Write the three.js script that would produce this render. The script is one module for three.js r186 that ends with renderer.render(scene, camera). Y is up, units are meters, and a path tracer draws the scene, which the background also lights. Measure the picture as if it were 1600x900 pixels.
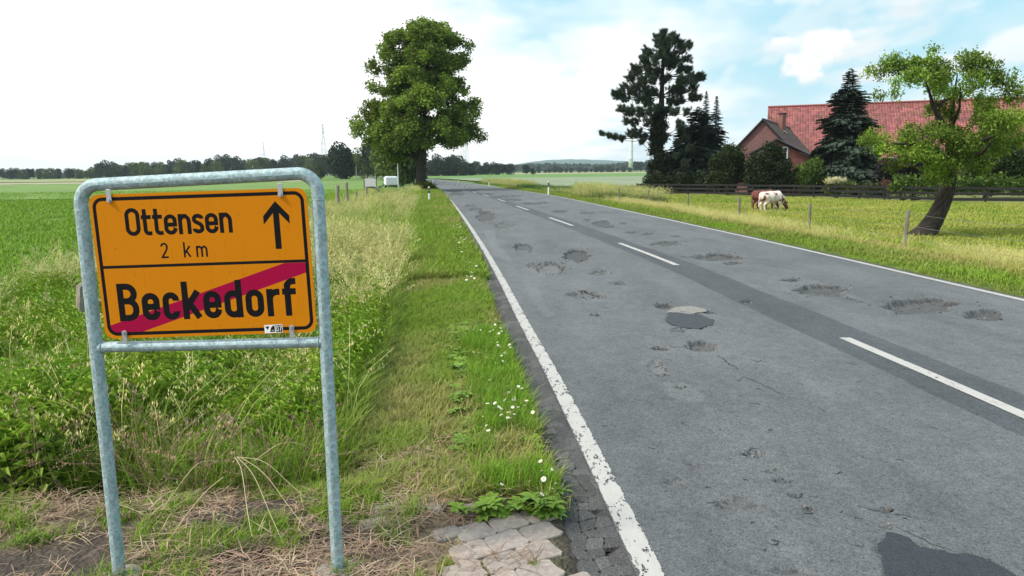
import * as THREE from 'three';
import { mergeGeometries, mergeVertices } from 'three/addons/utils/BufferGeometryUtils.js';
import { MarchingCubes } from 'three/addons/objects/MarchingCubes.js';
import { RoundedBoxGeometry } from 'three/addons/geometries/RoundedBoxGeometry.js';

// ---------------------------------------------------------------- camera
const F = 1130, EYE = 1.9, PITCH = Math.atan(180 / F), ROLL = 0.61 * Math.PI / 180;
const scene = new THREE.Scene();
const camera = new THREE.PerspectiveCamera(2 * Math.atan(450 / F) * 180 / Math.PI, 16 / 9, 0.05, 12000);
camera.position.set(0, EYE, 0);
camera.rotation.set(-PITCH, 0, -ROLL);
camera.updateMatrixWorld(true);

// ---------------------------------------------------------------- noise, random
function rng(seed) { let a = seed | 0; return () => { a = (a + 0x6d2b79f5) | 0; let t = Math.imul(a ^ (a >>> 15), 1 | a); t = (t + Math.imul(t ^ (t >>> 7), 61 | t)) ^ t; return ((t ^ (t >>> 14)) >>> 0) / 4294967296; }; }
function hash2(i, j, s) { let h = Math.imul(i, 374761393) + Math.imul(j, 668265263) + Math.imul(s, 974711) | 0; h = Math.imul(h ^ (h >>> 13), 1274126177); h ^= h >>> 16; return (h >>> 0) / 4294967296; }
const sm = (a, b, x) => { const t = Math.min(1, Math.max(0, (x - a) / (b - a))); return t * t * (3 - 2 * t); };
const mixn = (a, b, t) => a + (b - a) * t;
const clamp = (x, a, b) => Math.min(b, Math.max(a, x));
function vn(x, y, s = 0) { const i = Math.floor(x), j = Math.floor(y), fx = x - i, fy = y - j, u = fx * fx * (3 - 2 * fx), v = fy * fy * (3 - 2 * fy);
  return mixn(mixn(hash2(i, j, s), hash2(i + 1, j, s), u), mixn(hash2(i, j + 1, s), hash2(i + 1, j + 1, s), u), v); }
function fbm(x, y, o = 4, s = 0) { let a = 0.5, r = 0, n = 0; for (let k = 0; k < o; k++) { r += a * vn(x, y, s + k); n += a; a *= 0.5; x = x * 2.03 + 17.1; y = y * 2.03 + 5.7; } return r / n; }

// ---------------------------------------------------------------- sky, sun, exposure
const skyRay = (px, py) => new THREE.Vector3((px - 800) / F, (450 - py) / F, -1).applyQuaternion(camera.quaternion).normalize();
const SUN = new THREE.Vector3(-0.60, 0.74, 0.22).normalize();
{
  const W = 2560, H = 1280, data = new Float32Array(W * H * 4);
  const puffs = [[1292, 70, 0.030, 0.019], [1275, 60, 0.016, 0.011], [1310, 62, 0.015, 0.012], [1256, 104, 0.024, 0.012], [1240, 92, 0.012, 0.006], [1222, 64, 0.018, 0.004], [1265, 118, 0.015, 0.008], [1290, 82, 0.022, 0.014]].map(([x, y, a, b]) => { const d = skyRay(x, y); return { az: Math.atan2(d.x, -d.z), el: Math.asin(d.y), a, b }; });
  for (let j = 0; j < H; j++) {
    const el = ((j + 0.5) / H - 0.5) * Math.PI, y = Math.sin(el), c = Math.cos(el);
    if (y < -0.03) { for (let i = 0; i < W; i++) data.set([0.16, 0.2, 0.09, 1], (j * W + i) * 4); continue; }
    for (let i = 0; i < W; i++) {
      const o = (j * W + i) * 4, az0 = ((i + 0.5) / W - 0.5) * 2 * Math.PI;      // u = atan2(z, x)
      const x = Math.cos(az0) * c, z = Math.sin(az0) * c;
      const right = Math.atan2(x, -z);                                            // 0 ahead, + to the right
      const k = 1 / (Math.max(y, 0) + 0.13), sx = x * k, sz = z * k;
      const veil = fbm(sx * 1.1 + 3.2, sz * 1.1 + 1.3, 5, 11), streak = fbm(sx * 2.6 + 9, sz * 1.4 + 4, 5, 31), fine = fbm(sx * 6 + 2, sz * 5, 4, 51);
      const side = Math.sin(clamp(right, -Math.PI, Math.PI));                     // -1 left .. 1 right
      const cov = mixn(0.86, 0.16, sm(-0.22, 0.26, side)) + 0.26 * sm(0.26, 0.02, y) * (1 - 0.3 * sm(0.2, 0.5, side));
      let cl = sm(0.60 - cov * 0.62, 0.95 - cov * 0.62, veil * 0.6 + streak * 0.3 + fine * 0.1);
      cl = Math.max(cl * (1 - 0.35 * sm(0.1, 0.4, side)), 0.72 * sm(0.52, 0.72, fbm(sx * 3.3 + 21, sz * 2.1 + 3, 5, 61)) * sm(-0.1, 0.15, side), 0.4 * sm(0.45, 0.7, fbm(sx * 9 + 5, sz * 4 + 2, 4, 65)) * sm(0.0, 0.3, side));
      const hz = sm(0.45, -0.02, y);
      const blue = [mixn(0.20, 0.38, hz), mixn(0.45, 0.57, hz), mixn(0.58, 0.63, hz)];
      const br = mixn(0.84, 0.68, sm(-0.1, 0.4, side)) + 0.30 * (fine * 0.5 + streak * 0.5 - 0.5) + 0.10 * sm(0.15, 0.0, y);
      const white = [br * 1.0, br * 0.99, br * 0.985];
      let puff = 0;
      for (const p of puffs) { const dx = right - p.az, dy = el - p.el; if (dx > 0.1 || dx < -0.1 || dy > 0.1 || dy < -0.1) continue; const q = Math.sqrt(dx * dx / p.a / p.a + dy * dy / p.b / p.b); if (q < 2) puff = Math.max(puff, sm(1.2, 0.6, q + (fbm(dx * 130 + 40, dy * 130 + 9, 5, 71) - 0.5) * 1.3)); }
      const cc = Math.max(cl, puff);
      for (let n = 0; n < 3; n++) data[o + n] = y < -0.02 ? [0.16, 0.2, 0.09][n] : mixn(blue[n], white[n] + puff * (0.02 + 0.16 * (fbm(right * 60, el * 60, 4, 67) - 0.4)), cc);
      data[o + 3] = 1;
    }
  }
  const t = new THREE.DataTexture(data, W, H, THREE.RGBAFormat, THREE.FloatType);
  t.mapping = THREE.EquirectangularReflectionMapping; t.magFilter = THREE.LinearFilter; t.minFilter = THREE.LinearFilter; t.needsUpdate = true;
  scene.background = t; scene.environment = t;
}
const sun = new THREE.DirectionalLight(new THREE.Color(1, 0.95, 0.87), 2.4);
sun.position.copy(SUN).multiplyScalar(150); sun.target.position.set(0, 0, -30); sun.position.add(sun.target.position);
sun.castShadow = true; sun.shadow.radius = 14; sun.shadow.mapSize.set(4096, 4096);
Object.assign(sun.shadow.camera, { left: -90, right: 90, top: 90, bottom: -90, near: 1, far: 400 });
scene.add(sun, sun.target);
const renderer = new THREE.WebGLRenderer({ antialias: true });
renderer.setSize(1024, 576); renderer.shadowMap.enabled = true; renderer.toneMapping = THREE.LinearToneMapping; renderer.toneMappingExposure = 1.6;
scene.fog = new THREE.FogExp2(new THREE.Color(0.76, 0.93, 1.0), 0.00012);

// ---------------------------------------------------------------- names, tags, helpers
const taken = new Map();
function numbered(n) { const k = taken.get(n) ?? 0; taken.set(n, k + 1); return k ? n + '_' + String(k).padStart(3, '0') : n; }
function tag(o, label, category, group, kind) { Object.assign(o.userData, { label }); if (category) o.userData.category = category; if (group) o.userData.group = group; if (kind) o.userData.kind = kind; return o; }
function thing(name, label, category, group) { const g = new THREE.Group(); g.name = numbered(name); scene.add(g); return tag(g, label, category, group); }
function part(name, geo, mat, parent) { const m = new THREE.Mesh(geo, mat); m.name = name; m.castShadow = m.receiveShadow = true; parent.add(m); return m; }
function top(name, geo, mat, label, category, group, kind) { const m = part(numbered(name), geo, mat, scene); return tag(m, label, category, group, kind); }
const V = (x, y, z) => new THREE.Vector3(x, y, z);
const col = (r, g, b) => new THREE.Color().setRGB(r, g, b);
function mat(r, g, b, rough = 0.9, extra = {}) { return new THREE.MeshStandardMaterial({ color: col(r, g, b), roughness: rough, side: THREE.DoubleSide, ...extra }); }
const leafMat = (r, g, b, t = 0.35) => new THREE.MeshPhysicalMaterial({ color: col(r, g, b), roughness: 0.85, transmission: t, thickness: 0, side: THREE.DoubleSide, specularIntensity: 0.35 });
const at = (px, py, D) => { const d = skyRay(px, py); return d.multiplyScalar(D / -d.z).add(camera.position); };   // the point of the ray that is D metres ahead
function geoFrom(pos, idx, uv, color) { const g = new THREE.BufferGeometry(); g.setAttribute('position', new THREE.Float32BufferAttribute(pos, 3)); if (uv) g.setAttribute('uv', new THREE.Float32BufferAttribute(uv, 2)); if (color) g.setAttribute('color', new THREE.Float32BufferAttribute(color, 3)); if (idx) g.setIndex(idx); g.computeVertexNormals(); return g; }
function tube(pts, radii, sides = 7, cap = true, wob = 0, seed = 1) {
  const pos = [], idx = [], uv = [], A = V(0, 0, 0); let len = 0;
  pts.forEach((p, i) => {
    const t = (pts[Math.min(i + 1, pts.length - 1)].clone().sub(pts[Math.max(i - 1, 0)])).normalize();
    if (!i) { A.set(0.13, 0.1, 1); if (Math.abs(A.clone().normalize().dot(t)) > 0.9) A.set(1, 0.05, 0.1); }
    A.addScaledVector(t, -A.dot(t)).normalize(); const a = A, b = new THREE.Vector3().crossVectors(t, a);
    if (i) len += p.distanceTo(pts[i - 1]);
    const R = Array.isArray(radii) ? radii[i] : radii;
    for (let k = 0; k <= sides; k++) { const q = (k % sides) / sides * Math.PI * 2, rr = R * (1 + (wob ? (hash2(i, k % sides, seed) - 0.5) * wob : 0)); const v = p.clone().addScaledVector(a, Math.cos(q) * rr).addScaledVector(b, Math.sin(q) * rr); pos.push(v.x, v.y, v.z); uv.push(k / sides * 2 * Math.PI * R, len); }
  });
  const n = sides + 1;
  for (let i = 0; i < pts.length - 1; i++) for (let k = 0; k < sides; k++) { const a = i * n + k, b = a + 1, c = a + n, d = c + 1; idx.push(a, b, c, b, d, c); }
  if (cap) for (const e of [0, pts.length - 1]) { const o = pos.length / 3; pos.push(pts[e].x, pts[e].y, pts[e].z); uv.push(0, 0); for (let k = 0; k < sides; k++) idx.push(o, e * n + k + (e ? 0 : 1), e * n + k + (e ? 1 : 0)); }
  return geoFrom(pos, idx, uv);
}
function box(w, h, d, x = 0, y = 0, z = 0) { return new THREE.BoxGeometry(w, h, d).translate(x, y, z); }
function plain(list) { return mergeGeometries(list.map((g) => { const q = g.index ? g.toNonIndexed() : g.clone(); for (const k of Object.keys(q.attributes)) if (!['position', 'normal'].includes(k)) q.deleteAttribute(k); return q; })); }
function noiseTexture(n, fn, srgb = false) { const d = new Uint8Array(n * n * 4); for (let j = 0; j < n; j++) for (let i = 0; i < n; i++) { const c = fn(i, j); for (let k = 0; k < 4; k++) d[(j * n + i) * 4 + k] = clamp(Math.round((c[k] ?? 1) * 255), 0, 255); }
  const t = new THREE.DataTexture(d, n, n); t.wrapS = t.wrapT = THREE.RepeatWrapping; t.magFilter = THREE.LinearFilter; t.minFilter = THREE.LinearMipmapLinearFilter; t.generateMipmaps = true; if (srgb) t.colorSpace = THREE.SRGBColorSpace; t.needsUpdate = true; return t; }
// tileable noise: lattice of `per` cells around the tile
function tn(i, j, n, per, s) { const x = i / n * per, y = j / n * per, a = Math.floor(x), b = Math.floor(y), fx = x - a, fy = y - b, u = fx * fx * (3 - 2 * fx), v = fy * fy * (3 - 2 * fy), h = (p, q) => hash2(((p % per) + per) % per, ((q % per) + per) % per, s); return mixn(mixn(h(a, b), h(a + 1, b), u), mixn(h(a, b + 1), h(a + 1, b + 1), u), v); }
const M4 = new THREE.Matrix4(), Q4 = new THREE.Quaternion(), E4 = new THREE.Euler();
function instances(name, geo, m, items, parent) {     // items: { p, s | [sx,sy,sz], e | q, c }
  const im = new THREE.InstancedMesh(geo, m, items.length); im.name = parent === scene ? numbered(name) : name; im.castShadow = im.receiveShadow = true; const S = V(1, 1, 1);
  items.forEach((t, i) => { if (t.q) Q4.copy(t.q); else Q4.setFromEuler(E4.set(t.e[0], t.e[1], t.e[2], 'YXZ')); Array.isArray(t.s) ? S.set(...t.s) : S.setScalar(t.s); im.setMatrixAt(i, M4.compose(t.p, Q4, S)); if (t.c) im.setColorAt(i, t.c); });
  parent.add(im); im.userData.kind = 'stuff'; return im;
}

// ---------------------------------------------------------------- the lie of the land: D = metres ahead (-z)
function curve(list) { const n = list.length, d = [], m = []; for (let i = 0; i < n - 1; i++) d.push((list[i + 1][1] - list[i][1]) / (list[i + 1][0] - list[i][0])); for (let i = 0; i < n; i++) m.push(i === 0 ? d[0] : i === n - 1 ? d[n - 2] : (d[i - 1] + d[i]) / 2);
  return (x) => { if (x <= list[0][0]) return list[0][1] + (x - list[0][0]) * m[0]; if (x >= list[n - 1][0]) return list[n - 1][1] + (x - list[n - 1][0]) * m[n - 1]; let i = 0; while (x > list[i + 1][0]) i++; const h = list[i + 1][0] - list[i][0], t = (x - list[i][0]) / h, t2 = t * t, t3 = t2 * t; return (2 * t3 - 3 * t2 + 1) * list[i][1] + (t3 - 2 * t2 + t) * h * m[i] + (3 * t2 - 2 * t3) * list[i + 1][1] + (t3 - t2) * h * m[i + 1]; }; }
const xl = curve([[-30, 1.4], [0, 0.83], [3.18, 0.65], [6.5, 0.39], [9, 0.16], [13.3, -0.22], [19.8, -0.85], [35, -2.44], [59, -5.13], [96, -9.75], [150, -17.0], [220, -30], [340, -62], [700, -190]]);
const xr = curve([[-30, 8.5], [0, 7.85], [6, 7.6], [11.9, 7.28], [16, 7.08], [24.7, 6.5], [35.8, 5.6], [61.5, 3.25], [84, 0.12], [112, -3.76], [150, -10.0], [220, -23], [340, -55], [700, -183]]);
const xc = curve([[-30, 4.9], [0, 4.2], [6.3, 3.91], [8, 3.79], [14.8, 3.36], [19.8, 2.86], [26, 2.2], [31, 1.6], [37, 0.93], [42, 0.33], [50, -0.55], [60, -1.8], [75, -3.85], [100, -6.2], [150, -13.7], [220, -26.6], [340, -58.6], [700, -186]]);
const EDGE_L = 0.36, EDGE_R = 0.16;
function H(x, D) {
  const a = xl(D) - EDGE_L, b = xr(D) + EDGE_R, rise = D > 130 ? 0.0021 * (D - 130) * sm(130, 260, D) : 0;
  if (x > a && x < b) return -0.17 + rise;
  if (x <= a) { const u = a - x, dc = 2.15 + 0.25 * sm(5, 30, D), cross = -0.16 * Math.exp(-(((D - 4.45) / 0.22) ** 2)) * sm(0.9, 1.4, u), ditch = cross - 0.32 * Math.exp(-(((u - dc) / 0.62) ** 2)) * sm(3.9, 4.9, D) * sm(70, 50, D);
    return 0.005 - 0.25 * sm(1.5, 6, u) * sm(3.9, 6, D) + ditch + 0.05 * (fbm(x * 0.7, D * 0.7, 3, 5) - 0.5) * sm(0.1, 0.8, u) + rise; }
  const u = x - b; return 0.0 - 0.45 * sm(0.5, 6.5, u) + 0.07 * (fbm(x * 0.5 + 40, D * 0.5, 3, 6) - 0.5) * sm(0.1, 1, u) + rise;
}
const onLand = (x, D, dy = 0) => V(x, H(x, D) + dy, -D);
function hit(px, py) { const d = skyRay(px, py); let t = 2; for (let k = 0; k < 4000; k++) { const x = d.x * t, D = -d.z * t, y = EYE + d.y * t; if (y < H(x, D)) break; t *= 1.002; } return V(d.x * t, H(d.x * t, -d.z * t), d.z * t); }
// ---------------------------------------------------------------- ground
const grainTex = noiseTexture(512, (i, j) => { const v = 0.55 + 0.25 * tn(i, j, 512, 16, 1) + 0.35 * tn(i, j, 512, 64, 2) + 0.45 * tn(i, j, 512, 170, 3) - 0.35; return [v, v, v]; });
const GRASS = [0.115, 0.185, 0.035], MEADOW = [0.12, 0.23, 0.03], DRY = [0.30, 0.25, 0.12], SOIL = [0.085, 0.066, 0.05], STRAW = [0.27, 0.19, 0.12], PASTURE = [0.19, 0.23, 0.05];
const mix3 = (a, b, t) => [mixn(a[0], b[0], t), mixn(a[1], b[1], t), mixn(a[2], b[2], t)];
const dryPatch = (x, D) => sm(0.45, 0.68, fbm(x * 0.9 + 7, D * 0.55 + 3, 4, 21));
function groundColor(x, D) {
  const n = fbm(x * 1.3, D * 1.3, 4, 41), big = fbm(x * 0.05 + 3, D * 0.05, 3, 43), a = xl(D) - EDGE_L, b = xr(D) + EDGE_R;
  let c;
  if (x < a) { const u = a - x;
    const bare = sm(4.9, 4.3, D + (n - 0.5) * 0.8) * sm(0.4, 0.9, u + (n - 0.5));
    c = mix3(GRASS, SOIL, 0.35 * n); c = mix3(c, DRY, 0.6 * dryPatch(x, D) * sm(2.4, 1.6, u)); if (u > 4) c = mix3(c, MEADOW, sm(4, 7, u));
    c = mix3(c, mix3(SOIL, STRAW, sm(0.42, 0.62, n)), bare);
  } else if (x > b) { const u = x - b; c = mix3(GRASS, MEADOW, n); c = mix3(c, PASTURE, sm(1.4, 3.0, u)); c = mix3(c, DRY, 0.5 * sm(0.4, 0.7, fbm(x * 0.4, D * 0.25, 3, 47)) * sm(1.0, 2.2, u)); }
  else c = SOIL;
  if (D > 90) c = mix3(c, MEADOW, sm(90, 140, D));
  const v = 0.8 + 0.4 * big; return c.map((q) => q * v);
}
{
  const us = []; for (let u = 0; u < 7; u += 0.16) us.push(u); for (let u = 7; u < 3600; u *= 1.085) us.push(u); us.push(3600);
  const cols = [...us.slice().reverse().map((u) => ['l', u]), ['m', 0.02], ['m', 0.5], ['m', 0.98], ...us.map((u) => ['r', u])];
  const Ds = []; for (let D = -26; D < 2; D += 1) Ds.push(D); for (let D = 2; D < 8; D += 0.16) Ds.push(D); for (let D = 8; D < 6200; D *= 1.024) Ds.push(D); Ds.push(6200);
  const pos = [], uv = [], color = [], idx = [];
  for (const D of Ds) for (const [k, u] of cols) { const a = xl(D) - EDGE_L, b = xr(D) + EDGE_R, x = k === 'l' ? a - u : k === 'r' ? b + u : mixn(a, b, u); pos.push(x, H(x, D), -D); uv.push(x / 2.1, D / 2.1); color.push(...groundColor(x, D)); }
  const n = cols.length; for (let j = 0; j < Ds.length - 1; j++) for (let i = 0; i < n - 1; i++) { const p = j * n + i; idx.push(p, p + 1, p + n, p + 1, p + n + 1, p + n); }
  const g = top('ground', geoFrom(pos, idx, uv, color), new THREE.MeshStandardMaterial({ map: grainTex, vertexColors: true, roughness: 1, bumpMap: grainTex, bumpScale: 0.03, side: THREE.DoubleSide }), 'grassy ground with bare straw-covered soil beside the road', 'ground', null, 'structure');
}
// field strips far off: each follows the land
function field(name, label, D0, D1, xa, xb, rgb, lift, amp = 0.25, stretch = [0.02, 0.2]) {
  const nx = 90, nd = 26, pos = [], color = [], idx = [], uv = [];
  for (let j = 0; j <= nd; j++) for (let i = 0; i <= nx; i++) { const D = D0 * Math.pow(D1 / D0, j / nd), x0 = xa(D), x1 = xb(D), x = mixn(x0, x1, i / nx), v = 1 + amp * (fbm(x * stretch[0] * 10, D * stretch[1], 4, 61) - 0.5) * 2; pos.push(x, H(x, D) + lift, -D); uv.push(x / 2.3, D / 2.3); color.push(rgb[0] * v, rgb[1] * v, rgb[2] * v); }
  for (let j = 0; j < nd; j++) for (let i = 0; i < nx; i++) { const p = j * (nx + 1) + i; idx.push(p, p + 1, p + nx + 1, p + 1, p + nx + 2, p + nx + 1); }
  return top(name, geoFrom(pos, idx, uv, color), new THREE.MeshStandardMaterial({ vertexColors: true, map: grainTex, roughness: 1, side: THREE.DoubleSide }), label, 'field', null, 'structure');
}
field('crop_field', 'grey green flowering crop field beyond the road', 108, 270, (D) => Math.max(xr(D) + 8, 12 - (D - 88) * 0.25), (D) => 150 + D, [0.27, 0.33, 0.19], 0.30, 0.22);
field('grain_field', 'bright green field strip before the far trees', 272, 560, (D) => xr(D) + 6, (D) => 400 + D, [0.13, 0.28, 0.05], 0.25, 0.2);
field('stubble_field', 'pale strip of ripe field below the distant forest', 562, 900, (D) => 0, (D) => 700 + D, [0.42, 0.36, 0.2], 0.2, 0.15);
field('meadow_field', 'bright green meadow beyond the wooden fence', 70, 215, (D) => -90 - D * 0.9, (D) => xl(D) - 9, [0.16, 0.29, 0.045], 0.12, 0.35);
field('farm_track', 'pale strip of track across the meadow', 216, 262, (D) => -120 - D * 0.9, (D) => xl(D) - 30, [0.42, 0.38, 0.24], 0.14, 0.3);
field('fallow_field', 'straw coloured fallow field before the left woodland', 300, 520, (D) => -200 - D, (D) => xl(D) - 60, [0.34, 0.36, 0.16], 0.14, 0.3);

// distant hills
{
  const build = (name, label, D, depth, x0, x1, hfun, rgb, seed) => { const nx = 160, nz = 10, pos = [], idx = [], color = []; for (let j = 0; j <= nz; j++) for (let i = 0; i <= nx; i++) { const x = mixn(x0, x1, i / nx), t = j / nz, y = hfun(x, i / nx) * Math.sin(t * Math.PI * 0.5) - 2; pos.push(x, y + 7 * (fbm(x * 0.03, t * 12, 3, seed) - 0.5) * t, -(D + depth * t)); const v = 0.7 + 0.6 * fbm(x * 0.01, t * 9, 4, seed + 2); color.push(rgb[0] * v, rgb[1] * v, rgb[2] * v); } for (let j = 0; j < nz; j++) for (let i = 0; i < nx; i++) { const p = j * (nx + 1) + i; idx.push(p, p + 1, p + nx + 1, p + 1, p + nx + 2, p + nx + 1); } top(name, geoFrom(pos, idx, null, color), new THREE.MeshStandardMaterial({ vertexColors: true, roughness: 1, side: THREE.DoubleSide }), label, 'hill', null, 'structure'); };
  build('hills', 'long low wooded hills on the blue horizon', 4300, 900, -900, 2600, (x) => 92 * sm(-500, 300, x) * (0.85 + 0.15 * Math.sin(x * 0.004)) * (1 - 0.35 * sm(500, 2400, x)), [0.03, 0.075, 0.06], 81);
}
// the air's distance does the rest: forest belt on rising ground
{
  const pos = [], idx = [], r = rng(77);
  const leafQuad = (p, s) => { const o = pos.length / 3, a = V(r() - 0.5, r() - 0.5, r() - 0.5).normalize().multiplyScalar(s), b = V(r() - 0.5, r() - 0.5, r() - 0.5).normalize().multiplyScalar(s); for (const [m, n] of [[-1, -1], [1, -1], [1, 1], [-1, 1]]) pos.push(p.x + a.x * m + b.x * n, p.y + a.y * m + b.y * n, p.z + a.z * m + b.z * n); idx.push(o, o + 1, o + 2, o, o + 2, o + 3); };
  for (let k = 0; k < 900; k++) { const x = mixn(-60, 900, r()), D = mixn(1480, 1640, r()), g0 = H(x, 1500), hh = 13 + 7 * fbm(x * 0.02, 3, 3, 91) + r() * 3, w = 3 + r() * 3; for (let q = 0; q < 26; q++) { const a = r() * 6.28, e = Math.acos(1 - 1.2 * r()); leafQuad(V(x + Math.sin(e) * Math.cos(a) * w, g0 - 2 + hh * 0.4 + Math.cos(e) * hh * 0.6, -D + Math.sin(e) * Math.sin(a) * w), 1.3 + r() * 1.2); } }
  top('forest_belt', geoFrom(pos, idx), mat(0.035, 0.06, 0.03, 1), 'far belt of dark forest below the blue hills', 'forest', null, 'stuff');
}
// ---------------------------------------------------------------- road: asphalt with potholes, patches and stains
const N = 1024;
const asphaltTex = noiseTexture(N, (i, j) => { const f = hash2(i, j, 3), g = tn(i, j, N, 340, 5), h = tn(i, j, N, 512, 8), c = tn(i, j, N, 40, 6); let v = 0.62 + 0.34 * (g - 0.5) + 0.3 * (h - 0.5) + 0.12 * (f - 0.5) + 0.10 * (c - 0.5) + 0.22 * (tn(i, j, N, 137, 21) - 0.5) + 0.22 * (tn(i, j, N, 181, 23) - 0.5) + 0.15 * (tn(i, j, N, 71, 22) - 0.5) + 0.15 * (tn(i, j, N, 97, 24) - 0.5); const sp = hash2(i >> 2, j >> 2, 9); if (sp > 0.93) v += 0.30; else if (sp < 0.10) v -= 0.24; if (hash2(i >> 1, j >> 1, 12) > 0.96) v += 0.25; const w = hash2(i >> 1, j >> 1, 15) - 0.5; return [v + w * 0.05, v, v - w * 0.05]; });
const asphaltBump = noiseTexture(512, (i, j) => { const v = 0.5 * tn(i, j, 512, 170, 5) + 0.35 * tn(i, j, 512, 256, 8) + 0.15 * tn(i, j, 512, 24, 6); return [v, v, v]; });
const ground0 = (px, py) => { const d = skyRay(px, py), t = -EYE / d.y; return [d.x * t, -d.z * t]; };
// [px, py, half width px, half height px, depth m, floor tone, rim tone]   tone 1 = the road's own grey
const HOLES = [
  [760, 338, 16, 6.5, 0.03, 0.62, 0.5], [787, 352, 13, 4.5, 0.02, 0.85, 0.45], [745, 327, 9, 2.4, 0.025, 0.7, 0.5], [735, 321, 7, 2, 0.025, 0.7, 0.5], [757, 331, 9, 1.6, 0.02, 0.6, 0.5],
  [818, 387, 17, 5.5, 0.03, 0.7, 0.45], [901, 399, 24, 9, 0.035, 0.55, 0.4], [862, 419, 22, 8, 0.03, 1.08, 0.35], [838, 414, 13, 4, 0.025, 0.95, 0.4],
  [938, 426, 13, 4, 0.02, 0.95, 0.4], [964, 442, 12, 3, 0.02, 0.9, 0.4], [916, 461, 26, 6.5, 0.025, 0.88, 0.4], [932, 492, 8, 1.8, 0.03, 0.6, 0.4],
  [1038, 478, 14, 4.5, 0.03, 0.5, 0.35], [1110, 488, 10, 2.5, 0.02, 0.6, 0.5], [1097, 541, 22, 8, 0.03, 0.8, 0.38], [1033, 544.5, 14, 2.8, 0.03, 0.32, 0.3], [1060, 517, 12, 2.5, 0.015, 0.8, 0.4],
  [1025, 574, 14, 11, 0.012, 1.15, 0.6], [1180, 708, 17, 6, 0.018, 0.95, 0.45], [1088, 727, 9, 3, 0.015, 0.8, 0.5], [1205, 737, 8, 2.4, 0.02, 0.7, 0.4], [1221, 752, 9, 2.5, 0.02, 0.7, 0.4], [1244, 774, 7, 2.5, 0.02, 0.6, 0.4], [1266, 797, 8, 4, 0.02, 0.65, 0.4], [1384, 797, 8, 5, 0.02, 0.6, 0.4], [1388, 823, 8, 2.6, 0.02, 0.6, 0.4], [1035, 586, 7, 2.4, 0.025, 0.4, 0.4], [1063, 605, 6, 2, 0.02, 0.6, 0.4],
  [1150, 788, 30, 9, 0.012, 0.8, 0.7], [1055, 755, 22, 8, 0.01, 0.85, 0.7], [1235, 893, 26, 6, 0.015, 0.75, 0.5],
  [1236, 437, 17, 3, 0.03, 0.45, 0.4], [1283, 453, 46, 9, 0.04, 0.66, 0.34], [1330, 467, 9, 1.6, 0.02, 0.6, 0.5], [1348, 471, 6, 1.4, 0.02, 0.6, 0.5], [1440, 478, 62, 13, 0.04, 0.66, 0.34], [1540, 492, 30, 8, 0.04, 0.66, 0.34], [1168, 471, 9, 3, 0.025, 0.4, 0.4],
  [1042, 380, 24, 3.6, 0.03, 0.62, 0.38], [1117, 401, 42, 5.5, 0.04, 0.62, 0.34], [1145, 411, 16, 3, 0.03, 0.62, 0.4], [1012, 366, 9, 1.6, 0.02, 0.6, 0.4], [988, 363, 11, 2, 0.025, 0.6, 0.4], [1057, 369, 8, 1.4, 0.02, 0.6, 0.4],
  [938, 349, 17, 4.2, 0.03, 0.6, 0.4], [950, 354, 13, 1.6, 0.03, 0.6, 0.4], [918, 343.5, 6, 1.4, 0.03, 0.5, 0.4], [974, 349, 7, 1.2, 0.02, 0.6, 0.4], [875, 330.5, 12, 1.8, 0.03, 0.6, 0.4], [918, 333, 10, 1.5, 0.03, 0.7, 0.4],
  [785, 307, 14, 2, 0.03, 0.6, 0.5], [800, 312, 16, 1.8, 0.03, 0.6, 0.5], [828, 318, 14, 1.8, 0.03, 0.6, 0.5], [848, 317, 10, 1.4, 0.03, 0.6, 0.5], [805, 306, 10, 1.2, 0.03, 0.6, 0.5], [716, 303, 12, 2.4, 0.03, 0.6, 0.5], [708, 298, 12, 2, 0.03, 0.6, 0.5], [765, 303, 9, 1.2, 0.03, 0.6, 0.5], [740, 297, 9, 1.2, 0.03, 0.65, 0.5],
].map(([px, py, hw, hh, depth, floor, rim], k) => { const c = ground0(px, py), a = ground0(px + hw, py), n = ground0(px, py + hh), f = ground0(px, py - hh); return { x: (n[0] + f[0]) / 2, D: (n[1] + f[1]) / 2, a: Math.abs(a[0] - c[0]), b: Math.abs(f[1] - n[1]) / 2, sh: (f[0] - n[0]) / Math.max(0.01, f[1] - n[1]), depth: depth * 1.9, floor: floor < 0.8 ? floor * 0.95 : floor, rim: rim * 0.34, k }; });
// flush repairs and stains: [polygon in the photograph, tone r g b]
const PATCH = [
  [[[1040, 503], [1046, 488], [1062, 486], [1092, 491], [1116, 500], [1112, 508], [1090, 515], [1068, 512], [1050, 508]], [0.30, 0.34, 0.40], 0.9],
  [[[1040, 489], [1056, 480], [1080, 478], [1100, 482], [1103, 487], [1078, 491], [1058, 488]], [1.75, 1.6, 1.45], 0.9],
  [[[1085, 494], [1103, 488], [1126, 492], [1124, 498], [1104, 498]], [1.2, 1.15, 1.12], 0.6],
  [[[1366, 850], [1384, 831], [1402, 833], [1424, 842], [1440, 856], [1480, 862], [1530, 868], [1590, 900], [1640, 990], [1420, 990], [1384, 890]], [0.22, 0.25, 0.30], 0.95],
  [[[1036, 600], [1070, 596], [1106, 622], [1080, 630], [1044, 618]], [1.28, 1.26, 1.22], 0.5],
  [[[996, 560], [1030, 560], [1042, 582], [1020, 588]], [1.2, 1.2, 1.2], 0.5],
  [[[755, 360], [772, 360], [778, 384], [802, 404], [796, 410], [772, 398]], [1.4, 1.4, 1.42], 0.5],
  [[[815, 436], [840, 444], [848, 470], [866, 492], [852, 496], [826, 462]], [1.3, 1.32, 1.35], 0.45],
  [[[900, 462], [940, 466], [946, 472], [910, 474]], [1.3, 1.3, 1.35], 0.5],
].map(([poly, tone, w]) => ({ pts: poly.map(([x, y]) => ground0(x, y)), tone, w }));
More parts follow.
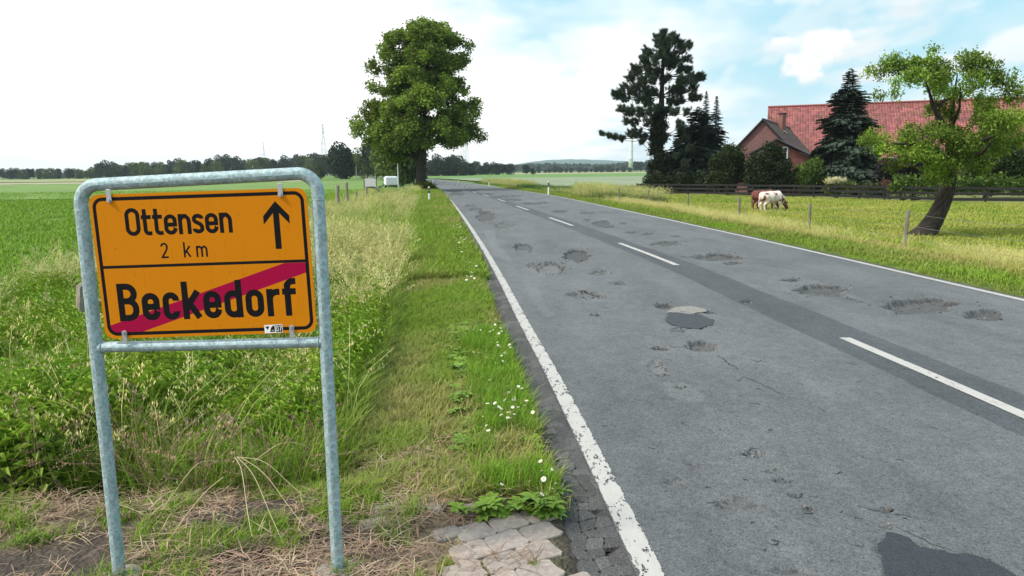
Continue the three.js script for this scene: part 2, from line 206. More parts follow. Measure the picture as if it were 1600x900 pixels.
for (const p of PATCH) { p.x0 = Math.min(...p.pts.map((q) => q[0])) - 0.3; p.x1 = Math.max(...p.pts.map((q) => q[0])) + 0.3; p.D0 = Math.min(...p.pts.map((q) => q[1])) - 0.5; p.D1 = Math.max(...p.pts.map((q) => q[1])) + 0.5; }
const inside = (x, y, pts) => { let c = false; for (let i = 0, j = pts.length - 1; i < pts.length; j = i++) if ((pts[i][1] > y) !== (pts[j][1] > y) && x < (pts[j][0] - pts[i][0]) * (y - pts[i][1]) / (pts[j][1] - pts[i][1]) + pts[i][0]) c = !c; return c; };
function roadAt(x, D) {                                  // { y, tone rgb }
  let y = 0.012 * (fbm(x * 0.9, D * 0.35, 2, 101) - 0.5) + 0.004 * (fbm(x * 6, D * 6, 2, 103) - 0.5);
  const n1 = fbm(x * 2.2, D * 0.5, 4, 105), n2 = fbm(x * 7 + 3, D * 5, 4, 107); const n3 = fbm(x * 1.1 + 8, D * 0.8 + 2, 4, 129), grit = fbm(x * 16, D * 13, 2, 127) - 0.5; let v = 0.86 + 0.34 * (n1 - 0.5) + 0.26 * (n2 - 0.5) + 0.30 * (n3 - 0.5) + 0.16 * grit; let t = [v, v * 1.005, v * 1.0];
  const a = xl(D), lanes = (xc(D) - a) / 2, m = x - a;
  const strip = x - xc(D) - 0.02, sw = 0.37 + 0.03 * (fbm(D * 0.8, 1, 2, 109) - 0.5);      // resurfaced seam along the centre
  if (Math.abs(strip) < sw) { const k = 0.60; t = [v * k, v * k * 1.03, v * k * 1.07]; }
  for (const p of PATCH) if (x > p.x0 && x < p.x1 && D > p.D0 && D < p.D1) { const j = 0.05 * (p.D1 - p.D0 > 1.6 ? 1 : 0.7), q = inside(x + j * (fbm(x * 14, D * 14, 3, 113) - 0.5) * 2, D + j * 2 * (fbm(x * 14 + 50, D * 14, 3, 114) - 0.5) * 2, p.pts); if (q) { if (p.w > 0.8) { y -= 0.014; } else t = mix3(t, [p.tone[0] * 0.9, p.tone[1] * 0.9, p.tone[2] * 0.9], p.w); } }
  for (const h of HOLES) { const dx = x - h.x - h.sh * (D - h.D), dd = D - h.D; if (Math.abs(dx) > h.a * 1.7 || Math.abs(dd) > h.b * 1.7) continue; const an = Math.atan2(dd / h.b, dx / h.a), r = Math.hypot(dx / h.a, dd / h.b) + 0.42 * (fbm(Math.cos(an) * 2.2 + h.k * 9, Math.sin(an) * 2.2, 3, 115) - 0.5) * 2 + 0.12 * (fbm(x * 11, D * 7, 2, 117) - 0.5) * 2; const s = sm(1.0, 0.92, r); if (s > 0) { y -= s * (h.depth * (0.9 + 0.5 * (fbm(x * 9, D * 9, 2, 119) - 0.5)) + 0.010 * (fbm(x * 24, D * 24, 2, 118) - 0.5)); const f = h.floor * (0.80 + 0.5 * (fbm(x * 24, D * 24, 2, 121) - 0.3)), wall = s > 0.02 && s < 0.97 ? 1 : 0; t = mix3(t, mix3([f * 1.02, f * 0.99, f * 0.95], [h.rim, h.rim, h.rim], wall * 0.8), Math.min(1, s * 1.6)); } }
  return { y, t };
}
const ROAD = 0.205;
const road = thing('road', 'patched grey asphalt country road full of potholes', null); road.userData.kind = 'structure'; delete road.userData.category;
{
  const Ds = []; for (let D = -14; D < 2.4; D += 0.5) Ds.push(D); for (let D = 2.4; D < 430; D += clamp(0.0034 * D, 0.018, 2.5)) Ds.push(D);
  const nx = 320, pos = [], uv = [], color = [], idx = [];
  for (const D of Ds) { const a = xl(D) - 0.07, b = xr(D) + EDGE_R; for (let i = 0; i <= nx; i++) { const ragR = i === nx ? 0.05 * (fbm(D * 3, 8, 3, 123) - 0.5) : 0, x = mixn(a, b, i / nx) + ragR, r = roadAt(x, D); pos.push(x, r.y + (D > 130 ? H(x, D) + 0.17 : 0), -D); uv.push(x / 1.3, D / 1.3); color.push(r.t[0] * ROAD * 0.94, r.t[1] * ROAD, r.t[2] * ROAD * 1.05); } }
  const n = nx + 1; for (let j = 0; j < Ds.length - 1; j++) for (let i = 0; i < nx; i++) { const p = j * n + i; idx.push(p, p + 1, p + n, p + 1, p + n + 1, p + n); }
  part('asphalt', geoFrom(pos, idx, uv, color), new THREE.MeshStandardMaterial({ map: asphaltTex, vertexColors: true, roughness: 0.85, bumpMap: asphaltBump, bumpScale: 0.004, side: THREE.DoubleSide }), road);
}
const wornPaint = (seed, wear) => { const n = 1024, d = new Uint8Array(n * 128 * 4); for (let j = 0; j < 128; j++) for (let i = 0; i < n; i++) { const edge = Math.min(j, 127 - j) / 128, ch = fbm(i * 0.035, j * 0.05, 4, seed) + 0.35 * (fbm(i * 0.16, j * 0.2, 3, seed + 5) - 0.5), crack = Math.abs(fbm(i * 0.025 + 9, j * 0.03, 3, seed + 9) - 0.5) < 0.006 && fbm(i * 0.01, j * 0.02, 2, seed + 11) > 0.5; const v = 0.93 + 0.1 * (fbm(i * 0.3, j * 0.3, 2, seed + 3) - 0.5) - 0.10 * fbm(i * 0.02, j * 0.03, 3, seed + 7); const o = (j * n + i) * 4; d[o] = 255 * v; d[o + 1] = 252 * v; d[o + 2] = 246 * v; d[o + 3] = ch < wear * (1 + 0.7 * sm(0.12, 0.0, edge)) || crack || edge < 0.02 * hash2(i >> 3, 1, seed) ? 0 : 255; }
  const t = new THREE.DataTexture(d, n, 128); t.wrapS = t.wrapT = THREE.RepeatWrapping; t.magFilter = THREE.LinearFilter; t.needsUpdate = true; return t; };
const paintMat = (seed, wear) => new THREE.MeshStandardMaterial({ map: wornPaint(seed, wear), color: col(0.48, 0.47, 0.455), roughness: 0.8, alphaTest: 0.5, side: THREE.DoubleSide });
function paintStrip(name, fx, D0, D1, half, m) { const pos = [], uv = [], idx = []; let n = 0; for (let D = D0; ; D = Math.min(D1, D + clamp(0.008 * D, 0.05, 2))) { const x = fx(D); for (const s of [-1, 1]) { const q = x + s * half; pos.push(q, Math.max(-0.004, 0.012 * (fbm(q * 0.9, D * 0.35, 2, 101) - 0.5)) + 0.0055 + (D > 130 ? H(x, D) + 0.17 : 0), -D); uv.push(D / 1.8, s > 0 ? 0.995 : 0.005); } if (n) idx.push(2 * n - 2, 2 * n - 1, 2 * n, 2 * n - 1, 2 * n + 1, 2 * n); n++; if (D >= D1) break; } return part(name, geoFrom(pos, idx, uv), m, road); }
paintStrip('edge_line', (D) => xl(D), -12, 260, 0.066, paintMat(201, 0.31));
paintStrip('edge_line', (D) => xr(D) + 0.02, -12, 260, 0.06, paintMat(207, 0.22));
const dashMat = paintMat(213, 0.16);
for (let D = 3.3 - 11.35; D < 150; D += 11.35) paintStrip('centre_dash', xc, D, D + 4.75, 0.065, dashMat);

// flush repairs with their own ragged outline
for (const p of PATCH) if (p.w > 0.8) {
  const out = []; p.pts.forEach((a, i) => { const b = p.pts[(i + 1) % p.pts.length], L = Math.hypot(b[0] - a[0], b[1] - a[1]), n = Math.max(2, Math.round(L / 0.025)); for (let q = 0; q < n; q++) { const t = q / n, x = mixn(a[0], b[0], t), D = mixn(a[1], b[1], t); out.push(new THREE.Vector2(x + 0.06 * (fbm(x * 9, D * 9, 4, 141) - 0.5), D + 0.09 * (fbm(x * 9 + 30, D * 9, 4, 142) - 0.5))); } });
  const g = new THREE.ShapeGeometry(new THREE.Shape(out)), q = g.attributes.position, uv = g.attributes.uv; for (let k = 0; k < q.count; k++) { const x = q.getX(k), D = q.getY(k); uv.setXY(k, x / 0.9, D / 0.9); q.setXYZ(k, x, 0.012 * (fbm(x * 0.9, D * 0.35, 2, 101) - 0.5) + 0.0035, -D); } g.computeVertexNormals();
  part('asphalt_patch', g, new THREE.MeshStandardMaterial({ color: col(p.tone[0] * ROAD, p.tone[1] * ROAD, p.tone[2] * ROAD), map: asphaltTex, roughness: 0.8, bumpMap: asphaltBump, bumpScale: 0.004, side: THREE.DoubleSide }), road);
}
// loose chippings in and around the holes
{ const r = rng(451), it = []; for (const h of HOLES) { if (h.depth < 0.03) continue; const n = Math.round(clamp(220 * h.a * h.b, 4, 34)); for (let k = 0; k < n; k++) { const a = r() * 6.283, q = Math.sqrt(r()) * 1.5, D = h.D + Math.sin(a) * h.b * q, x = h.x + Math.cos(a) * h.a * q + h.sh * (D - h.D), v = 0.05 + 0.16 * r(); it.push({ p: V(x, roadAt(x, D).y + 0.004, -D), s: (0.006 + 0.014 * r() * r()) * (1 + D / 40), e: [r() * 6, r() * 6, r() * 6], c: col(v, v * 0.98, v * 0.95) }); } } const c = instances('chippings', new THREE.DodecahedronGeometry(1, 0), mat(1, 1, 1, 0.95), it, scene); tag(c, 'loose asphalt chippings in and around the potholes', 'gravel', null, 'stuff'); }
// open cracks as flat ribbons, the shade inside them put into the colour
{
  const r = rng(441), crackShade = mat(0.028, 0.027, 0.026, 1);
  const crack = (pts, w) => { const P = pts.map(([x, y]) => ground0(x, y)), line = []; for (let k = 0; k < P.length - 1; k++) { const L = Math.hypot(P[k + 1][0] - P[k][0], P[k + 1][1] - P[k][1]), n = Math.max(2, Math.round(L / 0.05)); for (let q = 0; q < n; q++) { const t = q / n; line.push([mixn(P[k][0], P[k + 1][0], t) + (r() - 0.5) * 0.028, mixn(P[k][1], P[k + 1][1], t) + (r() - 0.5) * 0.028]); } } const pos = [], idx = []; line.forEach(([x, D], k) => { const q = line[Math.min(k + 1, line.length - 1)], p = line[Math.max(0, k - 1)], dx = q[0] - p[0], dd = q[1] - p[1], l = Math.hypot(dx, dd) || 1, e = Math.sin(Math.PI * clamp((k + 0.4) / line.length, 0, 1)), ww = w * (0.35 + 0.9 * r()) * (0.3 + 0.7 * e); for (const s of [-1, 1]) { const X = x - dd / l * ww * s, Y = D + dx / l * ww * s; pos.push(X, roadAt(X, Y).y + 0.003, -Y); } if (k) idx.push(2 * k - 2, 2 * k - 1, 2 * k, 2 * k - 1, 2 * k + 1, 2 * k); }); part('crack', geoFrom(pos, idx), crackShade, road); };
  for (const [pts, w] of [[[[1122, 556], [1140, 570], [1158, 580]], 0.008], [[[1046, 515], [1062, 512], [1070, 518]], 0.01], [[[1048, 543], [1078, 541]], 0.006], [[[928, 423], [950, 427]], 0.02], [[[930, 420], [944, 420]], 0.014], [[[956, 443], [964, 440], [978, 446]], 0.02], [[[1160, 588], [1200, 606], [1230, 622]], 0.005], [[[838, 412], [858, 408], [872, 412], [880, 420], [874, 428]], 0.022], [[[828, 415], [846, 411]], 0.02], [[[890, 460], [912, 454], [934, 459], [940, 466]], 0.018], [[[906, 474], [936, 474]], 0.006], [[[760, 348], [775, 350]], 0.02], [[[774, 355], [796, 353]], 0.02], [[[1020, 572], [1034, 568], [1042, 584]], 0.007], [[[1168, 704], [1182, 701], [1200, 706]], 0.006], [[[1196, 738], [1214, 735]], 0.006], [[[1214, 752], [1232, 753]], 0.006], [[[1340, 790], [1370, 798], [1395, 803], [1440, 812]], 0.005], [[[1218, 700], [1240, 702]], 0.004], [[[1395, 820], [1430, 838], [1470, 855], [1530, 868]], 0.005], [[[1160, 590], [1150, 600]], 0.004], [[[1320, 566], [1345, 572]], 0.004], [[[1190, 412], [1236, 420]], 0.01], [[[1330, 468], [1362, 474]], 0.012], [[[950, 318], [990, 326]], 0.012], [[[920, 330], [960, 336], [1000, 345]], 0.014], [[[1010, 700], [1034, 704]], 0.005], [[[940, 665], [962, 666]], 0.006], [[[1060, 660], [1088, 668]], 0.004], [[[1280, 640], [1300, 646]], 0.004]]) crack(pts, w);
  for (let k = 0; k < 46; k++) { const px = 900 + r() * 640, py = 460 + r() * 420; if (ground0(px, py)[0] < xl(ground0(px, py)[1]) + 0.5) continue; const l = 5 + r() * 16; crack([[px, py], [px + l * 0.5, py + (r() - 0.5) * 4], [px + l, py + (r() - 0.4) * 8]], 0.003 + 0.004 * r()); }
}
// broken shoulder left of the edge line
const shoulder = thing('road_shoulder', 'crumbling dark asphalt shoulder left of the white edge line', null); shoulder.userData.kind = 'structure';
{
  const pos = [], uv = [], color = [], idx = [], nx = 14; let n = 0;
  for (let D = -10; D < 110; D += clamp(0.006 * D, 0.03, 1)) { const b = xl(D) - 0.065, a = xl(D) - EDGE_L - 0.03; for (let i = 0; i <= nx; i++) { const t = i / nx, x = mixn(a, b, t); const crumble = fbm(x * 9, D * 6, 4, 131), y = -0.006 - 0.05 * (1 - t) * (1 - t) + 0.045 * (crumble - 0.5) * sm(1, 0.7, t) - 0.03 * sm(4.9, 4.2, D) * sm(1, 0.75, t); pos.push(x, y, -D); uv.push(x / 0.9, D / 0.9); const v = 0.11 * (0.6 + 0.9 * fbm(x * 5, D * 3, 4, 133)), e = sm(0.55, 0.62, crumble); color.push(v + 0.05 * e, v + 0.048 * e, v + 0.045 * e); } if (n) for (let i = 0; i < nx; i++) { const p = (n - 1) * (nx + 1) + i; idx.push(p, p + 1, p + nx + 1, p + 1, p + nx + 2, p + nx + 1); } n++; }
  part('crumbled_asphalt', geoFrom(pos, idx, uv, color), new THREE.MeshStandardMaterial({ map: asphaltTex, vertexColors: true, roughness: 0.95, bumpMap: asphaltBump, bumpScale: 0.01, side: THREE.DoubleSide }), shoulder);
  // loose slabs of asphalt, each a piece
  const r = rng(501), mats = [0.10, 0.115, 0.13, 0.155].map((v) => new THREE.MeshStandardMaterial({ color: col(v, v * 0.99, v * 0.97), map: asphaltTex, roughness: 0.95, bumpMap: asphaltBump, bumpScale: 0.006 }));
  const corner = (i, j) => { const D = 2.5 + j * 0.098 + (hash2(i, j, 601) - 0.5) * 0.07; return [xl(D) - 0.075 - i * 0.088 + (i ? (hash2(i, j, 602) - 0.5) * 0.06 : 0), D]; };
  for (let j = 0; j < 40; j++) for (let i = 0; i < 3; i++) { const D = 2.5 + j * 0.098; if (r() < (i === 3 ? 0.4 + 0.6 * sm(3.2, 3.9, D) : 0.10) + 0.85 * sm(3.9, 5.4, D)) continue;
    const q = [corner(i, j), corner(i + 1, j), corner(i + 1, j + 1), corner(i, j + 1)], cx = (q[0][0] + q[1][0] + q[2][0] + q[3][0]) / 4, cd = (q[0][1] + q[1][1] + q[2][1] + q[3][1]) / 4, pts = []; q.forEach(([x, d], k) => { const [nx2, nd2] = q[(k + 1) % 4]; for (const t of [0.12, 0.5, 0.88]) { const px = mixn(x, nx2, t) - cx, pd = mixn(d, nd2, t) - cd, e = t === 0.5 ? (r() - 0.5) * 0.010 : 0; pts.push(new THREE.Vector2(px * 0.94 + e, pd * 0.94 - e)); } });
    const g = new THREE.ExtrudeGeometry(new THREE.Shape(pts), { depth: 0.025, bevelEnabled: true, bevelThickness: 0.003, bevelSize: 0.003, bevelSegments: 1 }); g.rotateX(-Math.PI / 2);
    const s = part('asphalt_fragment', g, mats[Math.floor(r() * 4)], shoulder); s.position.set(cx, -0.040 - i * 0.005 + r() * 0.005, -cd); s.rotation.set((r() - 0.5) * 0.05, 0, (r() - 0.5) * 0.05); }
}
// worn paving stones and slabs beside the sign
const paving = thing('paved_area', 'worn pinkish concrete paving stones beside the sign', null); paving.userData.kind = 'structure';
{
  const r = rng(511), poly = [[684, 852], [712, 826], [752, 806], [800, 796], [850, 804], [884, 830], [912, 862], [934, 900], [985, 1000], [660, 1000], [672, 900]].map(([x, y]) => ground0(x, y));
  const stoneTex = noiseTexture(256, (i, j) => { const v = 0.62 + 0.3 * tn(i, j, 256, 90, 31) + 0.25 * tn(i, j, 256, 14, 32) + 0.2 * hash2(i, j, 7) - 0.25 - (hash2(i >> 1, j >> 1, 8) > 0.985 ? 0.3 : 0); return [v, v, v]; });
  const tones = [[0.40, 0.335, 0.29], [0.44, 0.365, 0.315], [0.37, 0.32, 0.28], [0.42, 0.36, 0.32]].map((c) => new THREE.MeshStandardMaterial({ color: col(...c), map: stoneTex, roughness: 0.95, bumpMap: stoneTex, bumpScale: 0.004 }));
  const ang = 0.5, ca = Math.cos(ang), sa = Math.sin(ang), W = 0.205, L = 0.172, o = ground0(790, 850);
  const variants = []; for (let k = 0; k < 6; k++) { const pts = []; for (const [x, y] of [[-0.5, -0.38], [-0.4, -0.5], [0.4, -0.5], [0.5, -0.38], [0.47, 0], [0.5, 0.38], [0.4, 0.5], [-0.4, 0.5], [-0.5, 0.38], [-0.47, 0]]) pts.push(new THREE.Vector2((x + (r() - 0.5) * 0.07) * (W - 0.016), (y + (r() - 0.5) * 0.07) * (L - 0.016))); const g = new THREE.ExtrudeGeometry(new THREE.Shape(pts), { depth: 0.05, bevelEnabled: true, bevelThickness: 0.006, bevelSize: 0.007, bevelSegments: 2 }); g.rotateX(-Math.PI / 2); const p = g.attributes.position, u = g.attributes.uv; for (let q = 0; q < p.count; q++) u.setXY(q, p.getX(q) / 0.3 + k * 0.17, p.getZ(q) / 0.3 + k * 0.31); variants.push(g); }
  for (let i = -9; i < 9; i++) for (let j = -8; j < 8; j++) { const lx = (i + (j % 2 ? 0.5 : 0)) * W, lz = j * L, x = o[0] + ca * lx - sa * lz, D = o[1] + sa * lx + ca * lz; if (!inside(x, D, poly) || D < 2.3) continue; const s = part('paving_stone', variants[Math.floor(r() * 6)], tones[Math.floor(r() * 4)], paving); s.position.set(x + (r() - 0.5) * 0.012, H(x, D) - 0.040 + (r() - 0.5) * 0.008, -D); s.rotation.set((r() - 0.5) * 0.05, ang + (r() - 0.5) * 0.08, (r() - 0.5) * 0.07); }
  for (const [px, py, w, d, a] of [[612, 800, 0.22, 0.16, 0.1], [668, 792, 0.24, 0.14, -0.25], [585, 822, 0.16, 0.12, 0.4], [735, 800, 0.17, 0.12, 0.3], [700, 838, 0.16, 0.12, 0.6]]) { const p = ground0(px, py), g = new RoundedBoxGeometry(w, 0.06, d, 2, 0.016); const q = g.attributes.position; for (let k = 0; k < q.count; k++) q.setXYZ(k, q.getX(k) * (1 + 0.1 * (hash2(k, 1, 5) - 0.5)), q.getY(k), q.getZ(k)); const s = part('slab', g, tones[2], paving); s.position.set(p[0], H(p[0], p[1]) - 0.012, -p[1]); s.rotation.set((r() - 0.5) * 0.1, a, (r() - 0.5) * 0.1); }
}
// ---------------------------------------------------------------- town sign
function strokeText(ctx, text, x0, x1, base, cap, w, extraGap = 0.15) {
  const X = 0.73, t = w / 2;
  const st = (W, h) => (p) => { const r = W / 2 - t; p.m(t, h / 2); p.a(t, h - t, W / 2, h - t, r); p.a(W - t, h - t, W - t, h / 2, r); p.a(W - t, t, W / 2, t, r); p.a(t, t, t, h / 2, r); p.l(t, h / 2 + 0.001); };
  const arch = (p, x, xr) => { p.m(x, X - 0.36); p.a(x, X - t, (x + xr) / 2, X - t, 0.2); p.a(xr, X - t, xr, X - 0.36, 0.2); p.l(xr, 0); };
  const G = {
    O: [0.54, st(0.54, 1)], o: [0.48, st(0.48, X)],
    t: [0.36, (p) => { p.m(0.13, 0.95); p.l(0.13, 0.2); p.a(0.13, t, 0.3, t, 0.12); p.l(0.36, t); p.m(0, X - t); p.l(0.36, X - t); }],
    e: [0.47, (p) => { const W = 0.47, r = W / 2 - t; p.m(t, 0.36); p.l(W - t, 0.36); p.m(W - t, 0.36 - t); p.l(W - t, X - t - r); p.a(W - t, X - t, W / 2, X - t, r); p.a(t, X - t, t, X / 2, r); p.l(t, t + r); p.a(t, t, W / 2, t, r); p.a(W - t, t, W - t, 0.23, r * 0.95); p.l(W - t * 0.9, 0.235); }],
    c: [0.44, (p) => { const W = 0.44, r = W / 2 - t; p.m(W - t, X - 0.23); p.a(W - t, X - t, W / 2, X - t, r); p.a(t, X - t, t, X / 2, r); p.l(t, t + r); p.a(t, t, W / 2, t, r); p.a(W - t, t, W - t, 0.23, r); }],
    n: [0.46, (p) => { p.m(t, 0); p.l(t, X); arch(p, t, 0.46 - t); }],
    m: [0.74, (p) => { p.m(t, 0); p.l(t, X); arch(p, t, 0.37); arch(p, 0.37, 0.74 - t); }],
    s: [0.42, (p) => { const W = 0.42; p.m(W - t, X - 0.19); p.b(W - t, X - t + 0.02, t, X - t + 0.03, t, X - 0.2); p.b(t, X - 0.36, W - t, 0.42, W - t, 0.2); p.b(W - t, t - 0.03, t, t - 0.02, t * 0.9, 0.19); }],
    k: [0.47, (p) => { p.m(t, 0); p.l(t, 1); p.m(t, 0.26); p.l(0.42, X + 0.01); p.m(0.19, 0.42); p.l(0.425, 0.03); }],
    r: [0.34, (p) => { p.m(t, 0); p.l(t, X); p.m(t, X - 0.36); p.a(t, X - t, 0.26, X - t, 0.2); p.l(0.35, X - t); }],
    d: [0.48, (p) => { st(0.48, X)(p); p.m(0.48 - t, 0); p.l(0.48 - t, 1); }],
    f: [0.36, (p) => { p.m(0.14, 0); p.l(0.14, 0.82); p.a(0.14, 1 - t, 0.3, 1 - t, 0.15); p.l(0.37, 1 - t); p.m(0, X - t); p.l(0.36, X - t); }],
    B: [0.54, (p) => { const W = 0.54; p.m(t, 0); p.l(t, 1); p.m(t, 1 - t); p.l(0.2, 1 - t); p.a(W - t - 0.02, 1 - t, W - t - 0.02, 0.76, 0.2); p.a(W - t - 0.02, 0.53, 0.2, 0.53, 0.2); p.l(t, 0.53); p.m(0.2, 0.53); p.a(W - t, 0.53, W - t, 0.3, 0.2); p.a(W - t, t, 0.2, t, 0.2); p.l(t, t); }],
    2: [0.48, (p) => { const W = 0.48; p.m(t, 0.76); p.a(t, 1 - t, W / 2, 1 - t, W / 2 - t); p.a(W - t, 1 - t, W - t, 0.7, W / 2 - t); p.b(W - t, 0.55, 0.3, 0.4, t, t); p.l(W, t); }],
    ' ': [0.3, () => {}],
  };
  let total = 0; for (const c of text) total += G[c][0]; const gap = (x1 - x0 - total * cap) / (text.length - 1); let x = x0;
  ctx.lineWidth = w * cap; ctx.lineJoin = 'round'; ctx.lineCap = 'butt';
  for (const c of text) { const ox = x; ctx.beginPath(); G[c][1]({ m: (a, b) => ctx.moveTo(ox + a * cap, base - b * cap), l: (a, b) => ctx.lineTo(ox + a * cap, base - b * cap), a: (a, b, c2, d, r) => ctx.arcTo(ox + a * cap, base - b * cap, ox + c2 * cap, base - d * cap, r * cap), b: (a, b, c2, d, e, f) => ctx.bezierCurveTo(ox + a * cap, base - b * cap, ox + c2 * cap, base - d * cap, ox + e * cap, base - f * cap) }); ctx.stroke(); x += G[c][0] * cap + gap; }
}
function roundRect(ctx, x, y, w, h, r) { ctx.beginPath(); ctx.moveTo(x + r, y); ctx.arcTo(x + w, y, x + w, y + h, r); ctx.arcTo(x + w, y + h, x, y + h, r); ctx.arcTo(x, y + h, x, y, r); ctx.arcTo(x, y, x + w, y, r); ctx.closePath(); }
const zincTex = noiseTexture(512, (i, j) => { const a = tn(i, j, 512, 26, 301), b = tn(i, j, 512, 90, 302), c = tn(i, j, 512, 6, 303), d = hash2(i, j, 304); const v = 0.62 + 0.34 * (a - 0.5) + 0.30 * (b - 0.5) + 0.2 * (c - 0.5) + 0.14 * (d - 0.5), g = sm(0.45, 0.7, tn(i, j, 512, 12, 305)); return [v * (1 - 0.10 * g), v, v * (1.0 - 0.01 * g)]; });
zincTex.repeat.set(4.5, 3.5);
const zinc = new THREE.MeshStandardMaterial({ color: col(0.52, 0.66, 0.69), map: zincTex, roughness: 0.6, metalness: 0.12, bumpMap: zincTex, bumpScale: 0.0012 });
const zincDull = mat(0.42, 0.45, 0.46, 0.5, { metalness: 0.5 });
const sign = thing('town_sign', 'yellow town exit sign with red diagonal bar in a galvanised tube frame', 'road sign');
{
  const zs = -3.24, R = 0.0285, bl = V(-1.913, -0.25, zs), br = V(-0.856, -0.25, zs), tl = V(-1.913, 1.868, zs), tr = V(-0.857, 1.906, zs), rad = 0.085, pts = [];
  pts.push(bl, V(-1.913, 0.6, zs), V(-1.913, 1.3, zs)); 
  for (let k = 0; k <= 8; k++) { const a = Math.PI - k / 8 * Math.PI / 2; pts.push(V(tl.x + rad + Math.cos(a) * rad, tl.y - rad + Math.sin(a) * rad, zs)); }
  for (let k = 0; k <= 8; k++) { const a = Math.PI / 2 - k / 8 * Math.PI / 2; pts.push(V(tr.x - rad + Math.cos(a) * rad, tr.y - rad + Math.sin(a) * rad, zs)); }
  pts.push(V(-0.857, 1.3, zs), V(-0.857, 0.6, zs), br);
  part('tube_frame', tube(pts, R, 20), zinc, sign);
  part('crossbar', tube([V(-1.9, 1.129, zs), V(-1.4, 1.134, zs), V(-0.87, 1.142, zs)], 0.0245, 18), zinc, sign);
  for (const [x, y, r] of [[-1.913, 1.129, 0.0], [-0.857, 1.142, 0.0]]) part('weld', new THREE.TorusGeometry(0.0255, 0.0035, 6, 18).rotateY(Math.PI / 2).translate(x + (x < -1.4 ? 0.030 : -0.030), y, zs), zinc, sign);
  for (const [x, y] of [[-1.913, 1.755], [-0.857, 1.79]]) part('sleeve_joint', new THREE.TorusGeometry(R, 0.0016, 5, 20).rotateX(Math.PI / 2).translate(x, y, zs), zincDull, sign);
  // panel
  const Wd = 0.962, Hd = 0.65, cv = document.createElement('canvas'); cv.width = 1924; cv.height = 1300; const c = cv.getContext('2d'), S = 2000;
  c.fillStyle = '#cf7e00'; c.fillRect(0, 0, 1924, 1300);
  const U = (u) => u * 1924, W2 = (v) => v * 1300;
  c.fillStyle = '#a3003c'; c.beginPath(); [[0.03, 0.905], [0.872, 0.508], [0.972, 0.508], [0.972, 0.578], [0.168, 0.962], [0.03, 0.962]].forEach(([u, v], i) => (i ? c.lineTo(U(u), W2(v)) : c.moveTo(U(u), W2(v)))); c.fill();
  c.strokeStyle = '#101014'; c.lineWidth = 31; roundRect(c, 42, 42, 1924 - 84, 1300 - 84, 74); c.stroke();
  c.lineWidth = 26; c.beginPath(); c.moveTo(42, W2(0.497)); c.lineTo(1882, W2(0.497)); c.stroke();
  strokeText(c, 'Ottensen', U(0.155), U(0.648), W2(0.287), 246, 0.145);
  strokeText(c, '2 km', U(0.305), U(0.522), W2(0.447), 138, 0.12);
  strokeText(c, 'Beckedorf', U(0.078), U(0.915), W2(0.878), 344, 0.165);
  c.fillStyle = '#101014'; c.beginPath(); const ax = U(0.853), ay = W2(0.083);            // arrow
  for (const [i, [dx, dy]] of [[0, 0], [116, 130], [116, 204], [27, 105], [27, 424], [-27, 424], [-27, 105], [-116, 204], [-116, 130]].entries()) i ? c.lineTo(ax + dx, ay + dy) : c.moveTo(ax + dx, ay + dy); c.fill();
  // weathering: fine specks and faint streaks of dirt
  const rr = rng(33); for (let k = 0; k < 2600; k++) { c.fillStyle = rr() < 0.5 ? 'rgba(60,35,0,0.10)' : 'rgba(255,230,150,0.08)'; const q = 1 + rr() * 3.5; c.fillRect(rr() * 1924, rr() * 1300, q, q); }
  for (let k = 0; k < 60; k++) { const x = rr() * 1924, y = rr() * 1200, l = 40 + rr() * 260; c.strokeStyle = 'rgba(70,45,10,' + (0.03 + 0.06 * rr()) + ')'; c.lineWidth = 2 + rr() * 7; c.beginPath(); c.moveTo(x, y); c.lineTo(x + (rr() - 0.5) * 8, y + l); c.stroke(); }
  for (let k = 0; k < 26; k++) { const x = rr() * 1924, y = rr() * 1300, a = rr() * 3; c.strokeStyle = 'rgba(250,225,170,0.22)'; c.lineWidth = 1.5; c.beginPath(); c.moveTo(x, y); c.lineTo(x + Math.cos(a) * 70 * rr(), y + Math.sin(a) * 70 * rr()); c.stroke(); }
  for (let k = 0; k < 40; k++) { const x = rr() * 1924, y = rr() * 1300, q = 3 + rr() * 9; c.fillStyle = 'rgba(80,55,20,0.16)'; c.beginPath(); c.arc(x, y, q, 0, 6.3); c.fill(); }
  const tex = new THREE.CanvasTexture(cv); tex.colorSpace = THREE.SRGBColorSpace; tex.magFilter = THREE.LinearFilter; tex.anisotropy = 8;
  const sh = new THREE.Shape(), hw = Wd / 2, hh = Hd / 2, cr = 0.042; sh.moveTo(-hw + cr, -hh); sh.lineTo(hw - cr, -hh); sh.absarc(hw - cr, -hh + cr, cr, -Math.PI / 2, 0); sh.lineTo(hw, hh - cr); sh.absarc(hw - cr, hh - cr, cr, 0, Math.PI / 2); sh.lineTo(-hw + cr, hh); sh.absarc(-hw + cr, hh - cr, cr, Math.PI / 2, Math.PI); sh.lineTo(-hw, -hh + cr); sh.absarc(-hw + cr, -hh + cr, cr, Math.PI, 1.5 * Math.PI);
  const pg = new THREE.ExtrudeGeometry(sh, { depth: 0.004, bevelEnabled: false, curveSegments: 8 }); const p = pg.attributes.position, uv = pg.attributes.uv; for (let k = 0; k < p.count; k++) uv.setXY(k, (p.getX(k) + hw) / Wd, (p.getY(k) + hh) / Hd);
  const tilt = 0.023, cx = -1.3755, cy = 1.509, face = new THREE.Group(); 
  const panel = part('sign_panel', pg, new THREE.MeshPhysicalMaterial({ map: tex, roughness: 0.8, specularIntensity: 0.35 }), sign); panel.position.set(cx, cy, zs + 0.022); panel.rotation.z = tilt;
  panel.userData.label = 'orange yellow panel reading Ottensen 2 km and Beckedorf struck through';
